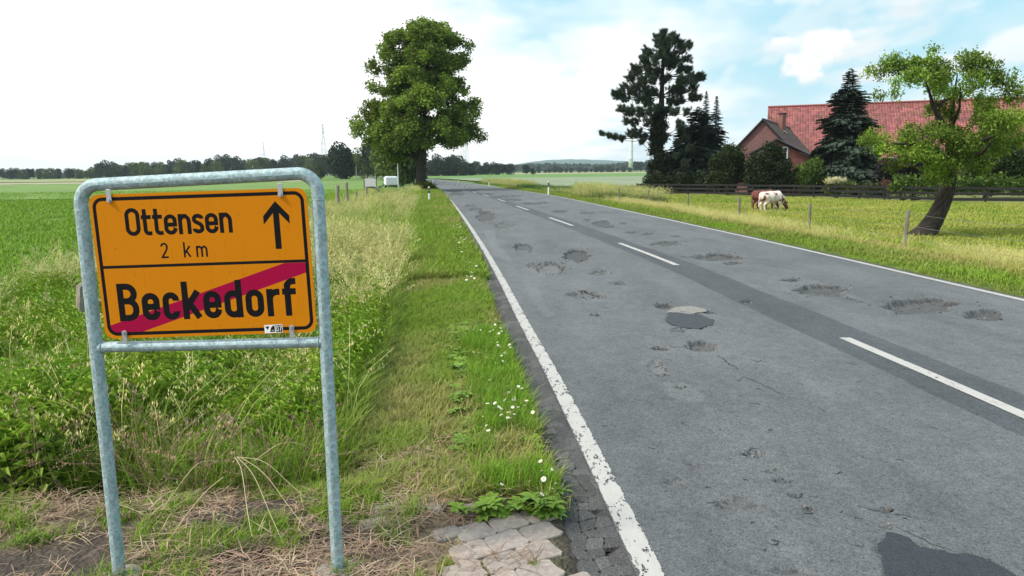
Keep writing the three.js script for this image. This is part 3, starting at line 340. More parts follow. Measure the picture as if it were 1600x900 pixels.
  const sc = document.createElement('canvas'); sc.width = 360; sc.height = 170; const d = sc.getContext('2d'); d.fillStyle = '#f2f2ee'; d.fillRect(0, 0, 360, 170); d.fillStyle = '#15151a'; d.beginPath(); d.moveTo(20, 30); d.lineTo(105, 30); d.lineTo(62, 105); d.fill(); d.beginPath(); d.moveTo(105, 150); d.lineTo(130, 60); d.lineTo(175, 20); d.lineTo(205, 20); d.lineTo(205, 150); d.fill(); d.fillStyle = '#f2f2ee'; d.fillRect(140, 112, 50, 8); d.fillStyle = '#15151a'; d.fillRect(218, 12, 132, 146); d.strokeStyle = '#f2f2ee'; d.lineWidth = 13; d.beginPath(); roundRect(d, 232, 34, 40, 100, 18); d.stroke(); d.beginPath(); d.moveTo(288, 36); d.lineTo(336, 36); d.lineTo(306, 136); d.stroke();
  const stx = new THREE.CanvasTexture(sc); stx.colorSpace = THREE.SRGBColorSpace; stx.magFilter = THREE.LinearFilter;
  const stick = part('sticker', new THREE.PlaneGeometry(0.083, 0.038), new THREE.MeshStandardMaterial({ map: stx, roughness: 0.4, side: THREE.DoubleSide }), panel); stick.position.set(0.285, -0.303, 0.0052); stick.rotation.z = 0.02; stick.userData.label = 'small black and white sticker with number 07';
  const rot = (x, y) => [cx + x * Math.cos(tilt) - y * Math.sin(tilt), cy + x * Math.sin(tilt) + y * Math.cos(tilt)];
  for (const [x, s] of [[-0.388, 1], [0.368, 1], [-0.392, -1], [0.368, -1]]) {
    const [wx, wy] = rot(x, s * (hh - 0.012)), g = part('clamp', new RoundedBoxGeometry(0.022, 0.05, 0.004, 2, 0.0018), zincDull, sign); g.position.set(wx, wy + s * 0.010, zs + 0.0295);
    part('tab', new THREE.CylinderGeometry(0.012, 0.012, 0.0042, 16).rotateX(Math.PI / 2).translate(0, -s * 0.024, 0), zincDull, g);
    part('bolt', new THREE.CylinderGeometry(0.007, 0.008, 0.009, 6).rotateX(Math.PI / 2).translate(0, -s * 0.024, 0.005), mat(0.5, 0.52, 0.55, 0.35, { metalness: 0.8 }), g);
  }
  const foot = tube([V(-0.856, -0.06, zs), V(-0.856, 0.0, zs), V(-0.856, 0.012, zs), V(-0.856, 0.014, zs)], [0.13, 0.12, 0.095, 0.04], 11, true, 0.25, 5);
  part('concrete_footing', foot, mat(0.33, 0.31, 0.28, 0.95), sign);
  part('concrete_footing', foot.clone().translate(-1.057, -0.012, 0), mat(0.33, 0.31, 0.28, 0.95), sign);
}
// ---------------------------------------------------------------- roadside marker posts
const postWhite = mat(0.78, 0.78, 0.77, 0.45), postBlack = mat(0.02, 0.02, 0.022, 0.5), reflector = mat(0.4, 0.4, 0.4, 0.25);
function markerPost(px, py, label, tilt = 0, size = 1) {
  const b = hit(px, py), g = thing('marker_post', label, 'marker post', 'marker posts along the road'); g.position.copy(b); g.rotation.z = tilt; g.scale.setScalar(size);
  const sh = new THREE.Shape([[-0.06, -0.03], [-0.02, -0.065], [0.02, -0.065], [0.06, -0.03], [0.045, 0.05], [-0.045, 0.05]].map(([x, y]) => new THREE.Vector2(x, y)));
  const seg = (y0, y1, grow) => { const e = new THREE.ExtrudeGeometry(sh, { depth: y1 - y0, bevelEnabled: false }).rotateX(-Math.PI / 2); e.scale(1 + grow, 1, 1 + grow); return e.translate(0, y0, 0); };
  const cap = seg(1.0, 1.06, 0); const q = cap.attributes.position; for (let k = 0; k < q.count; k++) if (q.getY(k) > 1.03) q.setY(k, 1.0 + 0.06 * (0.5 + q.getX(k) * 8)); cap.computeVertexNormals();
  part('body', plain([seg(-0.2, 1.0, 0), cap]), postWhite, g);
  const bd = part('black_band', seg(0.60, 0.93, 0.05), postBlack, g); part('reflector', new RoundedBoxGeometry(0.03, 0.14, 0.008, 2, 0.003).translate(0, 0.78, 0.071), reflector, bd);
}
markerPost(671, 316, 'white marker post with black band in the grass verge near the big lime tree', 0.01, 1.02);
markerPost(857, 307, 'white marker post opposite, beside the pale dry grass at the pasture corner', -0.01, 1.12);
markerPost(764, 291.5, 'white leaning marker post in front of tall green weeds by the grey crop field', -0.06, 1.0);
markerPost(716, 286, 'white marker post between the lime tree and the leaning marker post', -0.05, 1.0);
markerPost(676, 284.5, 'small distant white marker post right behind the lime trunk at the road bend', 0, 0.9);
// ---------------------------------------------------------------- wire fence of the pasture
const woodTex = noiseTexture(256, (i, j) => { const v = 0.55 + 0.5 * tn(i, j >> 4, 256, 64, 401) - 0.2 + 0.25 * tn(i, j, 256, 128, 402) + 0.15 * tn(i, j, 256, 8, 403); return [v, v * 0.98, v * 0.95]; });
const greyWood = new THREE.MeshStandardMaterial({ color: col(0.24, 0.215, 0.18), map: woodTex, roughness: 0.95, bumpMap: woodTex, bumpScale: 0.01 });
const oldWood = new THREE.MeshStandardMaterial({ color: col(0.34, 0.30, 0.25), map: woodTex, roughness: 0.95, bumpMap: woodTex, bumpScale: 0.02 });
const wireMat = mat(0.22, 0.22, 0.22, 0.5, { metalness: 0.6 });
{
  const f = thing('wire_fence', 'low wire fence on thin grey wooden posts along the pasture edge', 'fence');
  const spots = [[1625, 430, 0.98, 0.06], [1412, 388, 1.02, 0.06], [1264, 360, 1.0, 0.0], [1155, 346, 1.02, -0.03], [1075, 330, 0.93, 0], [1013, 322, 0.98, 0], [967, 318, 0.98, 0], [922, 308, 0.98, -0.04]], tops = [];
  spots.forEach(([px, py, h, tilt], i) => { const b = hit(px, py), t = b.clone().add(V(Math.sin(tilt) * h, h, 0)); part('fence_post', tube([b.clone().add(V(0, -0.25, 0)), b.clone().lerp(t, 0.5), t, t.clone().add(V(0, 0.015, 0))], [0.052, 0.05, 0.048, 0.03], 9, true, 0.12, i + 3), greyWood, f); tops.push([b, t]); });
  for (const k of [0.93, 0.62, 0.3]) for (let i = 0; i < tops.length - 1; i++) { const a = tops[i][0].clone().lerp(tops[i][1], k), b = tops[i + 1][0].clone().lerp(tops[i + 1][1], k), m = a.clone().lerp(b, 0.5); m.y -= 0.05; part('wire', tube([a, a.clone().lerp(m, 0.5).add(V(0, -0.012, 0)), m, m.clone().lerp(b, 0.5).add(V(0, -0.012, 0)), b], 0.004, 4, false), wireMat, f); }
}
// ---------------------------------------------------------------- dark plank fence round the farm garden
const plankMats = [0.006, 0.008, 0.012].map((v) => new THREE.MeshStandardMaterial({ color: col(v, v * 1.0, v * 1.02), map: woodTex, roughness: 0.8, bumpMap: woodTex, bumpScale: 0.01 }));
const PF = [hit(995, 303.5), hit(1240, 309), hit(1470, 317), V(46, 0, -38)];
{
  const f = thing('plank_fence', 'long low dark plank fence between pasture and farm garden', 'fence'), r = rng(61); let k = 0;
  for (let s = 0; s < 3; s++) { const a = PF[s], b = PF[s + 1], L = a.distanceTo(b), n = Math.round(L / 2.4); for (let i = 0; i < n; i++) {
    const p = a.clone().lerp(b, i / n), q = a.clone().lerp(b, (i + 1) / n); p.y = H(p.x, -p.z); q.y = H(q.x, -q.z); const ang = -Math.atan2(q.z - p.z, q.x - p.x), len = Math.hypot(q.x - p.x, q.z - p.z);
    part('fence_post', new RoundedBoxGeometry(0.12, 1.35, 0.12, 1, 0.012).rotateY(ang).translate(p.x, p.y + 0.45, p.z), plankMats[k % 3], f);
    for (const [y, h] of [[1.0, 0.17], [0.64, 0.18], [0.28, 0.18]]) { const m = part('plank', new RoundedBoxGeometry(len + 0.05, h, 0.035, 1, 0.006), plankMats[Math.floor(r() * 3)], f); m.position.set((p.x + q.x) / 2 - Math.sin(ang) * 0.0 , (p.y + q.y) / 2 + y + (r() - 0.5) * 0.02, (p.z + q.z) / 2 + 0.085); m.rotation.set(0, ang, (r() - 0.5) * 0.008); }
    k++; } }
}
// ---------------------------------------------------------------- old wooden fence on the left
{
  const f = thing('wooden_fence', 'decayed wooden field fence of crooked grey posts and fallen rails', 'fence');
  const spots = [[-5.14, 8.6, 0.80, -0.02, 0.095], [-6.2, 13, 1.1, -0.03, 0.07], [-7.0, 19, 1.15, 0.04, 0.07], [-7.9, 26, 1.15, -0.05, 0.07], [-8.8, 33, 1.2, 0.03, 0.075]].map(([x, D, h, t, r]) => ({ b: onLand(x, D), h, t, r }));
  for (const [px, py, h, t, r] of [[529, 336, 1.55, 0.02, 0.11], [544, 331, 1.65, -0.02, 0.10], [557, 325, 1.0, 0.02, 0.09], [573, 319, 1.25, 0.03, 0.09]]) spots.push({ b: hit(px, py), h, t, r });
  const mids = spots.map(({ b, h, t, r }, i) => { const tp = b.clone().add(V(t * h, h, t * 0.4)), w = hash2(i, 2, 9) * 0.05; part('fence_post', tube([b.clone().add(V(0, -0.3, 0)), b.clone().lerp(tp, 0.33).add(V(w, 0, 0)), b.clone().lerp(tp, 0.7).add(V(-w, 0, 0)), tp, tp.clone().add(V(0.02, 0.05, 0))], [r, r * 0.95, r * 0.85, r * 0.95, r * 0.35], 8, true, 0.35, i + 21), oldWood, f); return b.clone().lerp(tp, 0.5); });
  const rail = (a, b, r, s) => part('rail', tube([a, a.clone().lerp(b, 0.35).add(V(0, 0.05, 0)), a.clone().lerp(b, 0.7).add(V(0, -0.04, 0)), b], [r, r * 1.1, r * 0.9, r * 0.7], 7, true, 0.3, s), oldWood, f);
  for (let i = 0; i < 4; i++) rail(mids[i].clone().add(V(0, 0.1, 0)), mids[i + 1].clone().add(V(0, -0.15, 0)), 0.05, i + 40);
  rail(at(470, 352, 37).setY(-0.05), at(547, 318, 44), 0.12, 50); rail(at(556, 317, 48), at(592, 327, 47), 0.10, 51); rail(at(572, 293, 55.5), at(596, 293, 58), 0.07, 52); rail(at(588, 294, 57), at(597, 304, 57), 0.08, 53);
  rail(onLand(-5.45, 8.3, 0.06), onLand(-4.6, 8.75, 0.5), 0.05, 54); rail(onLand(-5.3, 8.2, 0.0), onLand(-4.4, 8.9, 0.45), 0.045, 55);
}
// ---------------------------------------------------------------- board seen from behind, white box trailer, poles
{
  const b = hit(579, 299), g = thing('sign_board', 'pale grey back of a framed sign board standing in the meadow', 'sign'); g.position.copy(b);
  part('panel', new RoundedBoxGeometry(1.45, 1.15, 0.03, 2, 0.008).translate(0, 1.0, 0), mat(0.62, 0.62, 0.64, 0.5), g);
  for (const s of [-1, 1]) part('post', new THREE.CylinderGeometry(0.05, 0.05, 1.9, 8).translate(s * 0.78, 0.75, 0.01), mat(0.06, 0.08, 0.07, 0.6), g);
  part('gable_board', new THREE.ExtrudeGeometry(new THREE.Shape([[-0.5, 0], [0.5, 0], [0.3, 0.14], [0, 0.19], [-0.3, 0.14]].map(([x, y]) => new THREE.Vector2(x, y))), { depth: 0.03, bevelEnabled: false }).translate(0, 1.575, -0.015), mat(0.45, 0.45, 0.44, 0.7), g);
}
{
  const D = 118, b = at(611, 289, D); const g = thing('box_trailer', 'white box trailer half sunk in tall grass beside the tree row', 'trailer'); b.y = H(b.x, D); g.position.copy(b); g.rotation.y = 0.35;
  const white = mat(0.74, 0.76, 0.82, 0.45);
  part('body', new RoundedBoxGeometry(2.05, 1.35, 1.7, 3, 0.14).translate(0, 1.05, 0), white, g);
  part('roof_ridge', new RoundedBoxGeometry(1.5, 0.12, 1.2, 2, 0.05).translate(0, 1.75, 0), white, g);
  part('tailgate', new RoundedBoxGeometry(1.6, 1.0, 0.04, 2, 0.015).translate(0, 1.05, 0.855), mat(0.68, 0.7, 0.75, 0.4), g);
  for (const s of [-1, 1]) { const w = part('wheel', new THREE.CylinderGeometry(0.3, 0.3, 0.2, 18).rotateZ(Math.PI / 2).translate(s * 0.95, 0.3, 0), mat(0.02, 0.02, 0.02, 0.9), g); part('rim', new THREE.CylinderGeometry(0.17, 0.17, 0.21, 12).rotateZ(Math.PI / 2).translate(s * 0.95, 0.3, 0), zincDull, w); }
}
function pole(name, label, px, py, D, ytop, r0, r1, m, cat = 'pole') { const b = at(px, py, D), t = at(px, ytop, D); b.y = H(b.x, D); const g = thing(name, label, cat); const h = t.y - b.y; g.position.copy(b); part('shaft', tube([V(0, -0.3, 0), V(0, h * 0.5, 0), V(0, h, 0)], [r0, (r0 + r1) / 2, r1], 12), m, g); return [g, h]; }
{
  const [g, h] = pole('lamp_post', 'slender pale lamp post beside the white box trailer', 622.5, 291, 112, 250, 0.09, 0.06, mat(0.55, 0.57, 0.56, 0.6), 'lamp post'); part('lamp_head', new RoundedBoxGeometry(0.22, 0.3, 0.22, 2, 0.06).translate(0, h + 0.1, 0), mat(0.5, 0.5, 0.5, 0.5), g);
  pole('wooden_pole', 'thin wooden pole before the dark woodland', 557, 276, 210, 259, 0.12, 0.09, mat(0.30, 0.26, 0.2, 0.9));
  // wind turbine tower behind the pine: green rings at its foot
  const D = 1150, b = at(985.5, 268, D), T = at(985.5, 120, D), w = thing('wind_turbine', 'pale tower with green foot rising behind the pine', 'wind turbine'); w.position.set(b.x, H(b.x, D) - 2, -D); const hh = T.y - w.position.y;
  [[0, 8, 0.16, 0.30, 0.12], [8, 15, 0.28, 0.40, 0.22], [15, 22, 0.45, 0.52, 0.40], [22, hh, 0.72, 0.74, 0.74]].forEach(([y0, y1, r, gg, bb]) => part('tower_section', new THREE.CylinderGeometry(mixn(3.7, 1.6, y1 / hh), mixn(3.7, 1.6, y0 / hh), y1 - y0, 20).translate(0, (y0 + y1) / 2, 0), mat(r, gg, bb, 0.6), w));
  part('nacelle', new THREE.SphereGeometry(3, 14, 10).scale(1, 0.9, 1.5).translate(0, hh + 2, 0), mat(0.72, 0.74, 0.74, 0.5), w);
}
// ---------------------------------------------------------------- pylons and power lines far off
const steel = mat(0.40, 0.42, 0.44, 0.7);
const bar = (a, b, r) => tube([a, b], r, 4, false);
function pylon(px, py, ytop, D, label, arms) {
  const b = at(px, py, D), h = at(px, ytop, D).y - H(b.x, D), g = thing('power_pylon', label, 'pylon', 'power pylons on the horizon'); g.position.set(b.x, H(b.x, D), -D); g.rotation.y = 0.5;
  const bw = h * 0.075, wAt = (y) => mixn(bw, h * 0.012, Math.min(1, y / (h * 0.86))), c = (s, q, y) => V(s * wAt(y), y, q * wAt(y)), R = h * 0.0022, list = [], levels = []; for (let k = 0; k <= 9; k++) levels.push(h * (1 - Math.pow(1 - k / 9, 1.35)));
  for (const [s, q] of [[-1, -1], [1, -1], [1, 1], [-1, 1]]) part('leg', plain(levels.slice(1).map((y, k) => bar(c(s, q, levels[k]), c(s, q, y), R))), steel, g);
  for (let k = 0; k < 9; k++) for (const [s, q, s2, q2] of [[-1, -1, 1, -1], [1, -1, 1, 1], [1, 1, -1, 1], [-1, 1, -1, -1]]) list.push(bar(c(s, q, levels[k]), c(s2, q2, levels[k + 1]), R * 0.55), bar(c(s2, q2, levels[k]), c(s, q, levels[k + 1]), R * 0.55));
  part('bracing', plain(list), steel, g);
  for (const [y, w] of arms) part('cross_arm', plain([bar(V(-w * h, y * h, 0), V(w * h, y * h, 0), R * 0.9), bar(V(-w * h, y * h, 0), V(0, (y + 0.045) * h, 0), R * 0.7), bar(V(w * h, y * h, 0), V(0, (y + 0.045) * h, 0), R * 0.7)]), steel, g);
  return g;
}
pylon(507.5, 268, 193, 900, 'pale lattice power pylon beside the big round tree', [[0.62, 0.16], [0.45, 0.2], [0.8, 0.11]]);
pylon(414, 268, 222, 1500, 'faint lattice power pylon above the left woodland', [[0.62, 0.16], [0.45, 0.2], [0.8, 0.11]]);
pylon(352, 268, 238, 2100, 'very faint lattice power pylon farthest along the left woodland', [[0.62, 0.16], [0.45, 0.2], [0.8, 0.11]]);
pylon(723.5, 266, 205, 800, 'slim lattice power pylon half hidden by the lime crown', [[0.85, 0.12], [0.7, 0.14]]);
pylon(730, 266, 212, 820, 'lattice power pylon standing just right of the slim pylon', [[0.85, 0.12], [0.7, 0.14]]);
for (const [a, b, label] of [[[752, 180, 800], [1400, 232, 420], 'thin upper power cable sagging across the sky behind the pine'], [[752, 223, 800], [1400, 238, 430], 'thin lower power cable crossing the sky above the fields']]) { const p = at(...a), q = at(...b), pts = []; for (let k = 0; k <= 24; k++) { const t = k / 24, v = p.clone().lerp(q, t); v.y -= 16 * t * (1 - t); pts.push(v); } top('power_cable', tube(pts, 0.05, 4, false), steel, label, 'cable', 'power cables'); }

// ---------------------------------------------------------------- farmhouse
{
  const farm = thing('farmhouse', 'brick farmhouse with huge red tiled roof and dark roofed gable wing', 'house');
  const brickTex = noiseTexture(512, (i, j) => { const row = Math.floor(j / 16), off = row % 2 ? 16 : 0, bx = Math.floor((i + off) / 32), m = j % 16 < 2 || (i + off) % 32 < 2, t = hash2(bx % 16, row, 7), v = 0.75 + 0.4 * (t - 0.5) + 0.15 * (hash2(i, j, 2) - 0.5); return m ? [0.75, 0.72, 0.68] : [v, v * (0.92 + 0.1 * hash2(bx % 16, row, 8)), v * 0.95]; });
  const wallMat = (r, g, b) => { const m = new THREE.MeshStandardMaterial({ color: col(r, g, b), map: brickTex, roughness: 0.95, bumpMap: brickTex, bumpScale: -0.004, side: THREE.DoubleSide }); return m; };
  const brick = wallMat(0.31, 0.125, 0.11), brick2 = wallMat(0.22, 0.12, 0.115), white = mat(0.75, 0.75, 0.73, 0.5), glass = mat(0.04, 0.05, 0.06, 0.06), dark = mat(0.03, 0.025, 0.025, 0.9);
  // a roof slope between four corners, laid in rows of pantiles
  function tiled(name, e0, e1, r0, r1, tw, tl, m, parent, color2) {
    const L = e0.distanceTo(e1), S = e0.distanceTo(r0), nc = Math.max(2, Math.round(L / tw)), nr = Math.max(2, Math.round(S / tl)), nrm = new THREE.Vector3().crossVectors(e1.clone().sub(e0), r0.clone().sub(e0)).normalize(); if (nrm.y < 0) nrm.negate();
    const pos = [], idx = [], color = [], q = 4, cols = nc * q; for (let j = 0; j < nr; j++) for (const s of [0, 1]) { const base = pos.length / 3; for (let i = 0; i <= cols; i++) { const u = i / cols, v = (j + s * 1.02) / nr, p = e0.clone().lerp(e1, u).lerp(r0.clone().lerp(r1, u), Math.min(1, v)), w = Math.sin(i / q * Math.PI * 2) * 0.045 + (s ? 0.0 : 0.025); p.addScaledVector(nrm, w); pos.push(p.x, p.y, p.z); const t = 0.66 + 0.68 * hash2(Math.floor(i / q), j, 17), d = fbm(u * 14, v * 8, 4, 19) > 0.56 ? 0.82 : 1, ms = fbm(u * 30 + 3, v * 22, 3, 23) > 0.66 ? 0.72 : 1; color.push(t * d * ms, t * d * (ms < 1 ? 0.95 : 1), t * d * ms); } if (s) for (let i = 0; i < cols; i++) { const a = base - cols - 1 + i, b = base + i; idx.push(a, a + 1, b, a + 1, b + 1, b); } }
    return part(name, geoFrom(pos, idx, null, color), m, parent);
  }
  const quad = (pts) => { const pos = pts.flatMap((p) => [p.x, p.y, p.z]), uv = [], o = pts[0], ux = pts[1].clone().sub(o).setY(0).normalize(); for (const p of pts) uv.push(p.clone().sub(o).dot(ux) / 3.5, p.y / 1.2); const idx = []; for (let k = 1; k < pts.length - 1; k++) idx.push(0, k, k + 1); return geoFrom(pos, idx, uv); };
  const redTile = new THREE.MeshStandardMaterial({ color: col(0.275, 0.088, 0.083), vertexColors: true, roughness: 0.75, side: THREE.DoubleSide }), darkTile = new THREE.MeshStandardMaterial({ color: col(0.095, 0.062, 0.058), vertexColors: true, roughness: 0.8, side: THREE.DoubleSide });
  const gy = -0.45;
  // main building
  const r = V(Math.cos(0.33), 0, Math.sin(0.33)), n = V(-r.z, 0, r.x), R0 = at(1200, 168, 93), ry = R0.y, LEN = 34, run = 6.6, ey = ry - 6.5;
  const R1 = R0.clone().addScaledVector(r, LEN), E0 = R0.clone().addScaledVector(n, run).setY(ey), E1 = R1.clone().addScaledVector(n, run).setY(ey), B0 = R0.clone().addScaledVector(n, -run).setY(ey), B1 = R1.clone().addScaledVector(n, -run).setY(ey);
  const roof = tiled('roof', E0, E1, R0, R1, 0.30, 0.36, redTile, farm); roof.userData.label = 'large pinkish red pantile roof slope';
  tiled('roof_back', B0, B1, R0, R1, 0.33, 0.42, redTile, farm);
  part('ridge_tiles', tube([R0.clone().add(V(0, 0.06, 0)), R1.clone().add(V(0, 0.06, 0))], 0.14, 8), redTile.clone(), farm).material.vertexColors = false;
  const inn = (p, k, y) => p.clone().addScaledVector(n, k).setY(y), e0 = inn(E0, -0.5, ey + 0.3).addScaledVector(r, 0.3), e1 = inn(E1, -0.5, ey + 0.3).addScaledVector(r, -0.3), b0 = inn(B0, 0.5, ey + 0.3).addScaledVector(r, 0.3), b1 = inn(B1, 0.5, ey + 0.3).addScaledVector(r, -0.3), dn = (p) => p.clone().setY(gy);
  part('wall', quad([dn(e0), dn(e1), e1, e0]), brick, farm); part('wall', quad([dn(b0), dn(b1), b1, b0]), brick, farm);
  for (const [a, b, c] of [[e0, b0, R0.clone().addScaledVector(r, 0.3)], [e1, b1, R1.clone().addScaledVector(r, -0.3)]]) part('gable_wall', quad([dn(a), dn(b), b, c.setY(ry - 0.15), a]), brick, farm);
  part('gutter', tube([E0.clone().add(V(0, -0.05, 0)).addScaledVector(n, 0.06), E1.clone().add(V(0, -0.05, 0)).addScaledVector(n, 0.06)], 0.08, 8), mat(0.25, 0.26, 0.27, 0.5), farm);
  const nv = n.clone();
  for (const k of [14, 17.5, 21, 24.5]) { const c = e0.clone().addScaledVector(r, k).addScaledVector(n, 0.03), w = part('window', box(1.2, 1.3, 0.08).rotateY(-0.33).translate(c.x, 1.5, c.z), white, farm); part('pane', box(1.0, 1.1, 0.03).rotateY(-0.33).translate(c.x + n.x * 0.05, 1.5, c.z + n.z * 0.05), glass, w); }
  // gabled wing: A = its front apex, ridge runs back to B
  const A = at(1192, 187, 74), Bp = at(1233, 199.5, 89.5); Bp.y = A.y; const back = Bp.clone().sub(A).setY(0).normalize(), side = V(-back.z, 0, back.x);  // side points right
  const hw = 4.6, wy = A.y - 4.9, wl = Bp.distanceTo(A) + 3;
  const A2 = A.clone().addScaledVector(back, wl), RE0 = A.clone().addScaledVector(side, hw).setY(wy), RE1 = A2.clone().addScaledVector(side, hw).setY(wy), LE0 = A.clone().addScaledVector(side, -hw).setY(wy), LE1 = A2.clone().addScaledVector(side, -hw).setY(wy);
  const w2 = tiled('wing_roof', RE0, RE1, A, A2, 0.3, 0.36, darkTile, farm); w2.userData.label = 'dark brown tiled slope of the gable wing'; tiled('wing_roof', LE0, LE1, A, A2, 0.3, 0.36, darkTile, farm);
  part('gable_wall', quad([dn(LE0), dn(RE0), RE0.clone(), A.clone().add(V(0, -0.12, 0)), LE0.clone()].map((p, i) => p.addScaledVector(back, 0.25))), brick2, farm);
  part('verge_board', plain([bar(A.clone().add(V(0, 0.02, 0)), RE0, 0.09), bar(A.clone().add(V(0, 0.02, 0)), LE0, 0.09)]), dark, farm);
  part('ridge_tiles', tube([A.clone().add(V(0, 0.05, 0)), A2.clone().add(V(0, 0.05, 0))], 0.12, 8), mat(0.08, 0.065, 0.07, 0.8), farm);
  for (const s of [1, -1]) { const f = A.clone().addScaledVector(side, s * (hw - 0.3)).addScaledVector(back, 0.3), g2 = f.clone().addScaledVector(back, wl - 0.4); part('wall', quad([dn(f), dn(g2), g2.setY(wy + 0.2), f.setY(wy + 0.2)]), brick2, farm); }
  // low front gable E with a longer right slope
  const E = at(1213, 218, 70.5), el = at(1170, 241, 70.5), er = at(1280, 250, 70.5), bk = back.clone().multiplyScalar(7);
  tiled('porch_roof', er, er.clone().add(bk), E, E.clone().add(bk), 0.3, 0.36, darkTile, farm); tiled('porch_roof', el, el.clone().add(bk), E, E.clone().add(bk), 0.3, 0.36, darkTile, farm);
  part('verge_board', plain([bar(E.clone().add(V(0, 0.02, 0.02)), er, 0.1), bar(E.clone().add(V(0, 0.02, 0.02)), el, 0.1)]), dark, farm);
  const fz = V(0, 0, -0.25); part('gable_wall', quad([dn(el).add(V(0.25, 0, 0)), dn(er).add(V(-0.3, 0, 0)), er.clone().add(V(-0.3, 0.05, 0)), E.clone().add(V(0, -0.1, 0)), el.clone().add(V(0.25, 0.05, 0))].map((p) => p.add(fz))), brick, farm);
  { const q = er.clone().add(V(-0.3, 0, -0.25)), q2 = q.clone().add(bk); part('wall', quad([dn(q), dn(q2), q2, q]), brick, farm); const s = el.clone().add(V(0.25, 0, -0.25)), s2 = s.clone().add(bk); part('wall', quad([dn(s), dn(s2), s2, s]), brick, farm); }
  const win = (px, py, w, h, D = 70.72) => { const c = at(px, py, D), f = part('window', plain([box(w, 0.09, 0.12, 0, h / 2), box(w, 0.09, 0.12, 0, -h / 2), box(0.09, h, 0.12, -w / 2), box(0.09, h, 0.12, w / 2), box(0.06, h, 0.08), box(w, 0.05, 0.08, 0, h * 0.12)]), white, farm); f.position.copy(c); part('pane', box(w - 0.05, h - 0.05, 0.02, 0, 0, -0.02), glass, f); part('sill', box(w + 0.2, 0.06, 0.2, 0, -h / 2 - 0.07, 0.05), white, f); };
  win(1224, 240.5, 0.75, 1.25); win(1199, 239.5, 0.75, 1.25); win(1176, 282, 1.0, 1.5); win(1225, 281, 1.1, 1.4);
  const ch = at(1222, 190, 81), chim = part('chimney', new RoundedBoxGeometry(0.55, 2.3, 0.6, 1, 0.03).rotateY(0.5).translate(ch.x, ch.y - 0.35, ch.z), wallMat(0.30, 0.14, 0.12), farm); part('chimney_cap', box(0.7, 0.1, 0.75).rotateY(0.5).translate(ch.x, ch.y + 0.85, ch.z), dark, chim);
  const sk = at(1224, 207, 80.5); part('roof_ladder', box(0.35, 0.05, 1.5).rotateX(0.0).rotateZ(-0.8).translate(sk.x, sk.y, sk.z), mat(0.6, 0.6, 0.6, 0.5), farm);
  const stand = at(1117, 277, 79); const s = thing('garden_post', 'slim white post standing above the dark hedge', 'post'); s.position.set(stand.x, H(stand.x, 79), -79); part('shaft', tube([V(0, 0, 0), V(0, 1.9, 0), V(0.12, 2.5, 0)], [0.07, 0.07, 0.09], 8), mat(0.75, 0.76, 0.74, 0.5), s); part('cap', new THREE.SphereGeometry(0.14, 10, 8).translate(0.12, 2.55, 0), mat(0.78, 0.78, 0.76, 0.5), s);
}
